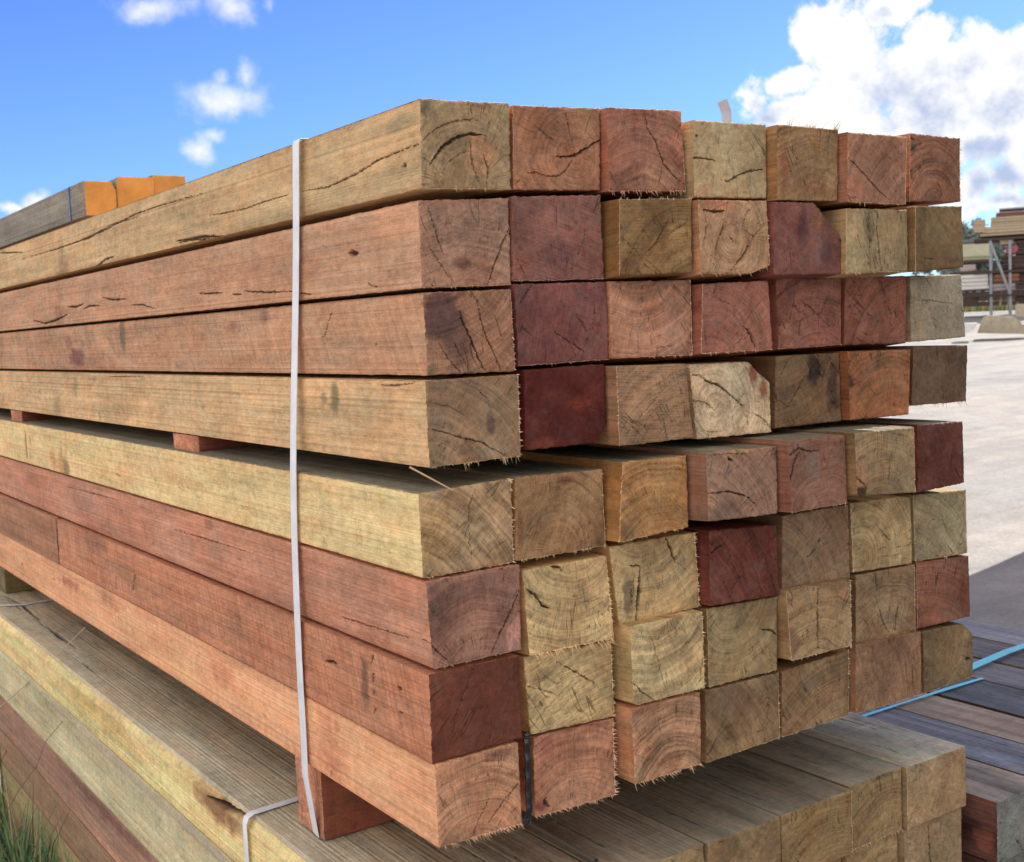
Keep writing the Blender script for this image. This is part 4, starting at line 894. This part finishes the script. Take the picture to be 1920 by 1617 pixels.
ribbon(mb, [(.975, .37, -.55), (.975, .37, -.21), (.982, .37, -.1965), (1.17, .377, -.1965), (1.30, .374, -.195), (1.40, .374, -.195), (1.52, .373, -.1965)], [(-1, 0, 0), (-1, 0, .1), (-.3, 0, 1), (0, 0, 1), (0, .2, 1), (0, -.2, 1), (0, 0, 1)], .0085, .0009, 5)
ribbon(mb, [(1.40, .405, -.1955), (1.55, .423, -.190), (1.70, .437, -.187), (1.93, .455, -.192), (1.945, .456, -.20), (1.95, .457, -.6)], [(0, -.5, 1), (0, -.5, 1), (0, -.35, 1), (0, 0, 1), (.7, 0, .7), (1, 0, 0)], .015, .001, 6)
tag(mb.build('packing_strap', [M_CS], None, True), 'cyan plastic strap crossing the bluish pack at the right', 'packing strap', 'straps on the packs')

# ------------------------------------------------------------------ orange ended beams lying on top at the far left
ow = [(.372, .464, 1.066, .964), (.470, .5845, 1.083, .966), (.585, .690, 1.092, .968), (.697, .79, 1.083, .966)]
on = ['notched', 'middle', 'brightest', 'dim rightmost']
for i, (x0, x1, zt, zb) in enumerate(ow):
    e = lin((244, 166, 74), 0.)*1.15 if i < 3 else lin((130, 92, 80))
    ch = [((x1+.001, zt-.03), (x1-.014, zt))] if i == 0 else ([((x0+.010, zt), (x0-.001, zt-.012))] if i == 1 else [])
    if i == 0: M_OE = plain('orange_end_grain', (.72, .36, .10), .8, .2, 9, .22, .003)
    o = beam('timber_beam', [(x0, zt), (x1, zt), (x1, zb), (x0, zb)], 2.6+(.3 if i == 3 else 0)+.01*i, 5.6, e, lin((136, 132, 128))*1.1, N=40, seed=440+i, mend=M_OE if i < 3 else None, ramp=.3, saw=.1, var=.5, chamfer=ch, top=lin((150, 148, 142)), jit=.001)
    tag(o, ['beam with orange end and notched corner, leftmost on top of the pack', 'orange ended beam in the middle of the small upper row', 'orange ended beam at the right of the small upper row', 'dark ended beam peeping out beside the orange ends'][i], 'timber beam', 'beams lying on top at the far left')
ZT1 = ztop
for Y in (2.85, 3.35):
    boxbeam('timber_bearer', .42, .78, Y+.6, Y+.69, ztop-.012, .9635, lin((150, 128, 96)), lin((130, 110, 84)), int(Y*100), '%s bearer between the pack top and the orange ended beams' % ('nearer' if Y < 3 else 'farther'), 'timber bearer', 'bearers under the upper beams', Nn=16)
boxbeam('timber_bearer', .35, .82, 5.3, 5.4, GZ, .9635, lin((150, 128, 96)), lin((130, 110, 84)), 88, 'tall prop under the far end of the orange ended beams', 'timber prop', None, Nn=16)
mb = MB()
ribbon(mb, [(.370, 2.775, .965), (.3705, 2.775, 1.02), (.3695, 2.775, 1.064), (.374, 2.775, 1.068), (.47, 2.775, 1.072), (.53, 2.775, 1.085), (.69, 2.775, 1.096), (.70, 2.775, 1.09), (.70, 2.775, .97)], [(-1, 0, 0), (-1, 0, 0), (-1, 0, .3), (-.3, 0, 1), (0, 0, 1), (0, 0, 1), (.3, 0, 1), (1, 0, .2), (1, 0, 0)], .016, .001, 4)
tag(mb.build('packing_strap', [M_BS], None, True), 'blue strap around the orange ended beams', 'packing strap', 'straps on the packs')

# ------------------------------------------------------------------ ground
def gz(x, y):
    d = np.hypot(x-CAM[0], y-CAM[1]); t = np.clip((d-8)/32, 0, 1)
    f = np.clip(((x-CAM[0])*_f[0]+(y-CAM[1])*_f[1])/np.maximum(d, .1), 0, 1)
    return GZ+1.3*t*f**.5
m, ntg, b = mat('yard_ground')
t = ntg.n.new('ShaderNodeTexCoord'); g = t.outputs['Object']
n1 = ntg.noise(g, .35, 5, .6); n2 = ntg.noise(g, 3., 6, .65); n3 = ntg.noise(g, 40, 5, .7); n4 = ntg.noise(ntg.vmath('MULTIPLY', g, (.25, 1.4, 1)), 1.1, 5, .6)
c = ntg.mix(ntg.mr(n1, .4, .6, 0, 1, True), (.285, .272, .252, 1), (.31, .278, .245, 1)); c = ntg.mix(ntg.mr(n4, .45, .65, 0, .6, True), c, (.20, .195, .19, 1))
trk = ntg.noise(ntg.vmath('MULTIPLY', g, (.35, 5., 1)), 1., 3, .5)
c = ntg.mix(ntg.mr(trk, .52, .62, 0, .30, True), c, (.20, .19, .175, 1))
stn = ntg.noise(g, 14, 4, .7)
c = ntg.mix(ntg.mr(stn, .62, .70, 0, .5, True), c, (.13, .115, .10, 1))
c = ntg.vscale(c, ntg.math('MULTIPLY', ntg.mr(n2, .3, .7, .82, 1.15), ntg.mr(n3, .3, .7, .8, 1.2)))
ntg.put(b.inputs['Base Color'], c); bump(ntg, b, ntg.math('ADD', n3, ntg.math('MULTIPLY', n2, 2.)), .01, .6); M_G = m
rr_ = np.concatenate([np.linspace(0, 50, 60), np.geomspace(55, 2500, 16)]); th = np.linspace(0, 2*math.pi, 97)
RR, TH = np.meshgrid(rr_, th, indexing='ij'); GX = CAM[0]+RR*np.cos(TH); GY = CAM[1]+RR*np.sin(TH)
mb = MB(); mb.grid(np.stack([GX, GY, gz(GX, GY)+.012*(fbm(GX*1.3, GY*1.3, 3, 3)-.5)*np.clip((RR-9)/3, 0, 1)], -1)); tag(mb.build('ground', [M_G], None, True), 'pale dusty gravel yard surface', None, None, 'structure')

M_BK = plain('bark_scrap', (.12, .09, .065), .9, .2)
rb = random.Random(31)
for i in range(26):
    d_ = rb.uniform(3.2, 13); a_ = R(rb.uniform(50, 61)); x = CAM[0]+d_*math.sin(a_)*1.1; y = CAM[1]+d_*math.cos(a_)*1.1; z = float(gz(np.array(x), np.array(y)))
    mb = MB(); t_ = rb.uniform(0, 3.1); l_ = rb.uniform(.04, .16); mb.box((0, 0, .006), (l_, rb.uniform(.012, .035), .012), 0, None, t_); mb.box((math.cos(t_)*l_*.4, math.sin(t_)*l_*.4, .016), (l_*.5, .012, .008), 0, None, t_+.4)
    o = mb.build('bark_scrap', [M_BK]); o.location = (x, y, z+.004); tag(o, 'small dark scrap of bark or wood lying on the bare yard', 'wood scrap', 'wood scraps on the yard')
# grass at the lower left
M_GR, ng, bgm = mat('grass_blade'); ng.put(bgm.inputs['Base Color'], ng.attr('Col', 'Color')); bgm.inputs['Roughness'].default_value = .6
def blade(mb, p, L, lean, w, c, rnd):
    a = rnd.uniform(0, 6.28); d = np.array([math.cos(a), math.sin(a), 0.]); s = np.array([-d[1], d[0], 0.])*w
    p = np.array(p, float); pts = [p, p+np.array([0, 0, L*.4])+d*lean*.15*L, p+np.array([0, 0, L*.75])+d*lean*.5*L, p+np.array([0, 0, L*(1-.25*lean)])+d*lean*L]
    v = []
    for q, k in zip(pts, (1, .85, .55, .08)): v += [q-s*k, q+s*k]
    mb.add(v, [[0, 1, 3, 2], [2, 3, 5, 4], [4, 5, 7, 6]], 0, c)
mb = MB(); rg = random.Random(8)
for i in range(9000):
    x = -.07-abs(rg.gauss(0, .22)); y = rg.uniform(.1, 3.9)
    cl = vnoise(np.array([x*6]), np.array([y*6]), 4)[0]
    if rg.random() > .35+cl: continue
    dry = rg.random() < .22
    c = lin((172, 164, 118)) if dry else lin((78+rg.randint(-18, 24), 118+rg.randint(-24, 26), 76+rg.randint(-18, 16)))*1.0
    blade(mb, (x, y, GZ), rg.uniform(.10, .32)+cl*.20, rg.uniform(.1, .9), rg.uniform(.0012, .0028), c, rg)
for i in range(3600):
    x = -.06-abs(rg.gauss(0, .07)); y = rg.uniform(1.3, 3.2)
    c = lin((88+rg.randint(-24, 34), 130+rg.randint(-34, 34), 84+rg.randint(-24, 24))) if rg.random() > .15 else lin((170, 164, 120))
    blade(mb, (x, y, GZ), rg.uniform(.12, .52)*(.55+.7*vnoise(np.array([x*9]), np.array([y*9]), 6)[0]), rg.uniform(.1, .7), rg.uniform(.0015, .0034), c, rg)
tag(mb.build('grass', [M_GR]), 'green and dry grass growing beside the lower pack', None, None, 'stuff')
def curve_stalk(pts, r, c, label):
    mb = MB()
    for i in range(len(pts)-1): mb.bar(pts[i], pts[i+1], r*(1-.5*i/len(pts)), 5, 0, c, r*(1-.5*(i+1)/len(pts)))
    tag(mb.build('grass_stalk', [M_GR], None, True), label, 'grass stalk', 'dry grass stalks')
def stk(pp): return [tuple(onX(x, y, X)) for x, y, X in pp]
s1 = stk([(160, 1176, -.012), (90, 1245, -.03), (40, 1292, -.05), (0, 1326, -.07)]); e = np.array(s1[-1])+2.0*(np.array(s1[-1])-np.array(s1[-2])); s1.append(tuple(e)); s1.append((e[0]-.12, e[1]+.1, GZ))
curve_stalk(s1[::-1], .0016, lin((206, 190, 150)), 'long pale dry stalk leaning on the bottom row of the pack')
s2 = stk([(118, 1352, -.06), (86, 1390, -.08), (68, 1438, -.09), (36, 1480, -.10), (0, 1545, -.12)]); s2.append((s2[-1][0]-.1, s2[-1][1], GZ))
curve_stalk(s2[::-1], .0013, lin((150, 134, 100)), 'thin brown stalk rising in front of the beige side beam')
s3 = stk([(104, 1512, -.07), (84, 1550, -.08), (60, 1600, -.09), (40, 1650, -.10)]); s3.append((s3[-1][0]-.05, s3[-1][1], GZ))
curve_stalk(s3[::-1], .0016, lin((150, 156, 110)), 'green grey stalk near the bottom left corner')
s4 = stk([(54, 1530, -.08), (20, 1570, -.10), (0, 1592, -.11), (-40, 1640, -.12)]); s4.append((s4[-1][0]-.05, s4[-1][1], GZ))
curve_stalk(s4[::-1], .0014, lin((160, 156, 120)), 'short bent stalk at the left picture edge')

# ------------------------------------------------------------------ far yard
def far(px, py_top, d):
    """world point at horizontal distance d in the direction of a photo pixel"""
    q = ray(px, py_top); q = q/np.hypot(q[0], q[1]); return CAM+q*d
fd = far(1870, 500, 1)-CAM; fdir = np.array([fd[0], fd[1], 0.]); fdir /= np.linalg.norm(fdir); rdir = np.array([fdir[1], -fdir[0], 0.])
frot = math.atan2(rdir[1], rdir[0])
M_ST = plain('galvanised_steel', (.32, .35, .38), .5, .4, 8, .2); M_TAN = plain('pale_timber', (.50, .40, .28), .85, .2, 30, .3, .004); M_RED = plain('red_timber', (.22, .10, .08), .85, .2, 30, .3, .004)
M_DK = plain('dark_timber', (.085, .06, .055), .85, .2, 30, .3, .004); M_WH = plain('white_timber', (.72, .71, .68), .7, .3, 20, .12); M_PINK = plain('pink_wrap', (.42, .12, .16), .6, .3, 12, .2)
M_CON = plain('concrete', (.50, .43, .33), .9, .2, 10, .2, .006); M_CW = plain('white_sheet', (.80, .79, .76), .7, .2, 10, .08)
D = 38.
pxm = F*math.cos(.0)/D*.92        # about px per metre out there
def P(px, py, d=D): return far(px, py, d)
def slab(name, x0, x1, y0, y1, dep, m, label, cat, group=None, d=D, parts=1, tilt=0.):
    """a bundle of boards seen broadside: x0..x1, y0..y1 in photo px at distance d"""
    xm = min((x0+x1)/2, 1885.); a = P(x0, y1, d); c = P(x1, y0, d); w = float((c-a)@rdir); a[2] = P(xm, y1, d)[2]; h = P(xm, y0, d)[2]-a[2]
    mb = MB(); n = max(1, parts); rs = random.Random(int(x0*7+y0))
    nz = n; zz = np.linspace(0, h, nz+1)
    for k in range(nz):
        o_ = rs.uniform(-.04, .04)*w; dd = dep*(1-rs.uniform(0, .1))
        ctr = a+rdir*(w/2+o_)+fdir*(dep/2)+np.array([0, 0, (zz[k]+zz[k+1])/2])
        mb.box(ctr, (w*(1-rs.uniform(0, .06)), dd, (zz[k+1]-zz[k])*.88), 0, None, frot+tilt)
    return tag(mb.build(name, [m]), label, cat, group)
# rack
rack = empty('storage_rack', tuple(P(1862, 560)*[1, 1, 0]+[0, 0, gz(*P(1862, 560)[:2])])); tag(rack, 'steel storage rack with diagonal braces in the far yard', 'storage rack')
def inv(o): o.matrix_parent_inverse = Matrix.Translation(rack.location).inverted(); return o
for px in (1857, 1893.5, 1935, 1975):
    for dd in (0, 1.6):
        mb = MB(); a = P(px, 450)+fdir*dd; z0 = gz(a[0], a[1]); mb.box((a[0], a[1], (a[2]+z0)/2), (.075, .075, a[2]-z0), 0, None, frot); inv(mb.build('post', [M_ST], rack))
for a, b in (((1856, 452), (1894, 552)), ((1935, 452), (1972, 552))):
    mb = MB(); mb.bar(P(*a)-fdir*.06, P(*b)-fdir*.06, .04, 6); inv(mb.build('brace', [M_ST], rack))
for py in (446, 508, 552):
    mb = MB(); a = P(1826, py); b = P(1990, py); ctr = (a+b)/2+fdir*.8; mb.box(ctr, (float((b-a)@rdir), 1.7, .07), 0, None, frot); inv(mb.build('shelf', [M_DK], rack))
slab('timber_bundle', 1843, 1990, 424, 441, 1.4, M_TAN, 'pale timber bundle, lower of two on the rack top', 'timber bundle', 'timber on the far rack', parts=3)
slab('timber_bundle', 1852, 1990, 406, 424, 1.3, M_TAN, 'pale timber bundle, upper one on the rack top', 'timber bundle', 'timber on the far rack', parts=4)
slab('timber_bundle', 1825, 1847, 412, 436, 1.2, M_TAN, 'short stepped pile of pale boards at the rack left end', 'timber bundle', 'timber on the far rack', parts=5)
slab('timber_bundle', 1868, 1990, 398, 406, 1.3, M_RED, 'dark red timber bundle at the very top of the rack', 'timber bundle', 'timber on the far rack', parts=2)
slab('timber_bundle', 1905, 1990, 452, 478, 1.3, M_DK, 'dark timber bundle right of the pink wrapped one', 'timber bundle', 'timber on the far rack', parts=4)
slab('timber_bundle', 1898, 1990, 494, 503, 1.3, M_TAN, 'thin cream bundle on the rack at the picture edge', 'timber bundle', 'timber on the far rack', parts=1)
slab('timber_bundle', 1912, 1990, 510, 534, 1.3, M_DK, 'dark bundle low on the rack at the picture edge', 'timber bundle', 'timber on the far rack', parts=4)
slab('roof_sheet', 1872, 1990, 390, 393, 1.2, M_ST, 'thin grey sheet lying on the topmost rack load', 'metal sheet')
slab('timber_bundle', 1875, 1900, 450, 458, 1.2, M_TAN, 'small pale bundle hanging just under the rack top', 'timber bundle', 'timber on the far rack', parts=2)
slab('timber_bundle', 1885, 1908, 461, 477, 1.0, M_PINK, 'pink red wrapped bundle in the middle of the rack', 'timber bundle', 'timber on the far rack', parts=1)
slab('timber_bundle', 1880, 1930, 480, 505, 1.1, M_DK, 'dark timber bundle below the pink one on the rack', 'timber bundle', 'timber on the far rack', parts=4)
slab('timber_bundle', 1800, 1856, 487, 494, 1.0, M_DK, 'dark boards behind the strapped pack edge, middle height', 'timber bundle', 'timber on the far rack', parts=1)
slab('timber_bundle', 1800, 1830, 496, 508, 1.0, plain('grey_pink_timber', (.45, .38, .36), .8, .2, 20, .2), 'grey pink timber pile just right of the strapped pack', 'timber bundle', 'timber on the far rack', parts=1)
slab('timber_bundle', 1800, 1853, 515, 543, 1.1, M_WH, 'bright white stacked boards on the lower shelf', 'timber bundle', 'timber on the far rack', parts=4)
slab('timber_bundle', 1780, 1990, 505, 573, 1.5, M_DK, 'long dark timber wall added behind the rack, closing its bright gaps', 'timber bundle', 'timber on the far rack', d=46, parts=7)  # added dark backdrop blocking the bright background seen through the rack
slab('timber_bundle', 1862, 1910, 514, 528, 1.1, plain('orange_timber', (.34, .16, .08), .8, .2, 20, .2), 'orange brown timber on the lower shelf', 'timber bundle', 'timber on the far rack', parts=2)
slab('timber_bundle', 1862, 1905, 532, 545, 1.1, plain('mauve_timber', (.42, .36, .38), .8, .2, 20, .2), 'pale mauve boards at the bottom of the rack', 'timber bundle', 'timber on the far rack', parts=2)
slab('timber_bundle', 1903, 1990, 536, 568, 1.2, M_DK, 'dark bundle at the rack foot by the picture edge', 'timber bundle', 'timber on the far rack', parts=4)
slab('timber_bundle', 1805, 1835, 553, 574, 1.0, M_DK, 'black timber pile on the ground beside the strapped pack', 'timber bundle', 'timber on the far rack', parts=3)
for i in range(5):
    mb = MB(); x = 1878+i*8+(i % 2)*3; mb.bar(P(x, 548)+fdir*.2, P(x+(3 if i % 2 else -3), 575)+fdir*.1, .035, 5); tag(mb.build('leaning_stick', [M_TAN]), 'pale stick leaning under the rack', 'stick', 'sticks under the rack')
# concrete barrier, top lit
def wedge(name, pxs, d, dep, m, label, cat):
    pts = [P(x, y, d) for x, y in pxs]; mb = MB(); n = len(pts)
    v = np.array(pts+[p+fdir*dep for p in pts]); mb.add(v, [list(range(n))[::-1]], 0); mb.f.append(np.array([[i, (i+1) % n, n+(i+1) % n, n+i] for i in range(n)])); mb.mi.append(np.zeros(n, int)); mb.f.append(np.array([list(range(n, 2*n))])); mb.mi.append(np.zeros(1, int))
    return tag(mb.build(name, [m]), label, cat)
wedge('concrete_barrier', [(1832, 625), (1843, 596), (1852, 592), (1902, 594), (1912, 602), (1930, 627)], 28, .55, M_CON, 'sloped pale concrete barrier lying in the sunlit yard', 'concrete barrier')
wedge('concrete_barrier', [(1904, 594), (1904, 574), (1912, 570), (1950, 571), (1975, 596)], 33, .6, M_CON, 'second concrete barrier behind the first at the picture edge', 'concrete barrier')
wedge('plastic_sheet', [(1800, 625), (1800, 607), (1832, 606), (1829, 614), (1822, 621), (1812, 625)], 27.5, .5, M_CW, 'white sheet lying on the yard beside the concrete barrier', 'plastic sheet')
# grass bank, trees and a low building beyond
M_LF, nl_, bl_ = mat('foliage'); nl_.put(bl_.inputs['Base Color'], nl_.attr('Col', 'Color'))
def tree(px, d, hpx, wm, seed, label):
    rt = random.Random(seed); b0 = P(px, 570, d); z0 = gz(b0[0], b0[1]); topz = P(px, hpx, d)[2]; h = topz-z0
    root = empty('yard_tree', (b0[0], b0[1], z0)); tag(root, label, 'tree', 'trees behind the far rack')
    mb = MB(); mb.bar((0, 0, 0), (.1, 0, h*.6), .18, 8, 0, lin((90, 76, 62)), .08)
    for k in range(6):
        a = rt.uniform(0, 6.28); mb.bar((.06, 0, h*.3+k*.05*h), (math.cos(a)*wm*.3, math.sin(a)*wm*.3, h*.6+k*.05*h), .07, 5, 0, lin((90, 76, 62)), .02)
    mb.build('trunk', [M_LF], root)
    mb = MB(); cl = [(rt.gauss(0, wm*.24), rt.gauss(0, wm*.24), h*rt.uniform(.35, .93), rt.uniform(.3, .7)) for _ in range(26)]
    for x, y, z, r in cl:
        for k in range(70):
            v = np.array([rt.gauss(0, 1) for _ in range(3)]); v /= np.linalg.norm(v); c = np.array([x, y, min(z, h-.3)])+v*r*rt.uniform(.5, 1)
            a = np.array([rt.gauss(0, 1) for _ in range(3)])*.09; b_ = np.array([rt.gauss(0, 1) for _ in range(3)])*.09
            mb.add([c-a, c+b_, c+a, c-b_], [[0, 1, 2, 3]], 0, lin((128+rt.randint(-14, 18), 138+rt.randint(-14, 18), 132+rt.randint(-12, 10))))  # leaf tone greyed and lightened: distance haze put into the colour
    mb.build('crown', [M_LF], root)
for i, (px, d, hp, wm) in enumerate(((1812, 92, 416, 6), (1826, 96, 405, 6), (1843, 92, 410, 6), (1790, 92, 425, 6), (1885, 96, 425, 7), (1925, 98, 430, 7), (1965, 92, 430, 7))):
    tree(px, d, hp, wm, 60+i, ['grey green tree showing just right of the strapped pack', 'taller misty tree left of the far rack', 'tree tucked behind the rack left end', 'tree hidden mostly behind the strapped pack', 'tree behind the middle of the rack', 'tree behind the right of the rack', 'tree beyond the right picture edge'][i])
mb = MB(); a = P(1770, 500, 58)
for k in range(2600):
    rt = rg; x = rt.uniform(0, 9); z = gz(*(a+rdir*x)[:2]); p = a+rdir*x+fdir*rt.uniform(0, 6); p[2] = z
    blade(mb, p, rt.uniform(.2, 1.0)*(.5+.5*vnoise(np.array([x*2.]), np.array([0.]), 2)[0]), .5, .05, lin((150+rt.randint(-24, 20), 150+rt.randint(-20, 20), 96)), rt)
tag(mb.build('tall_grass', [M_GR]), 'tall pale yellow green grass bank behind the rack', None, None, 'stuff')
slab('low_building', 1795, 1862, 455, 482, 5, plain('cream_render', (.50, .50, .36), .9, .2, 2, .12), 'low cream walled building seen between rack and strapped pack', 'building', d=60)
slab('low_building', 1790, 1870, 447, 455, 6, plain('dark_roof', (.16, .19, .20), .8, .2, 2, .1), 'dark flat roofed shed top behind the rack', 'building', d=60.5)

# ------------------------------------------------------------------ the shed to the right (outside the frame) that shades this corner of the yard
shed = empty('storage_shed', (7.4, -2, GZ)); tag(shed, 'large corrugated metal shed standing right of the packs', 'shed')
M_SH = plain('shed_cladding', (.62, .62, .58), .55, .3, 3, .1); M_RF = plain('shed_roof', (.40, .42, .44), .5, .3, 3, .1)
ys_ = np.arange(-9.5, 5.52+.001, .0475); xo = .025*np.sign(np.sin(np.arange(len(ys_))*1.57+.3))
mb = MB(); G = np.stack([np.stack([xo, ys_, 0*ys_+z], -1) for z in (0, 6.85)], 1); mb.grid(G)
G = np.stack([np.stack([np.linspace(0, 9, 60), 5.52+.02*np.sign(np.sin(np.arange(60)*1.57+.3)), 0*np.linspace(0, 9, 60)+z], -1) for z in (0, 6.85)], 1); mb.grid(G)
G[..., 1] -= 15.0; mb.grid(G)
mb.build('wall', [M_SH], shed)
mb = MB(); mb.box((4.5, -1.99, 6.93), (9.2, 15.3, .12)); mb.build('roof', [M_RF], shed)
mb = MB(); mb.box((-.05, -5, 2.0), (.06, 4.2, 4.0)); mb.build('door', [M_RF], shed)
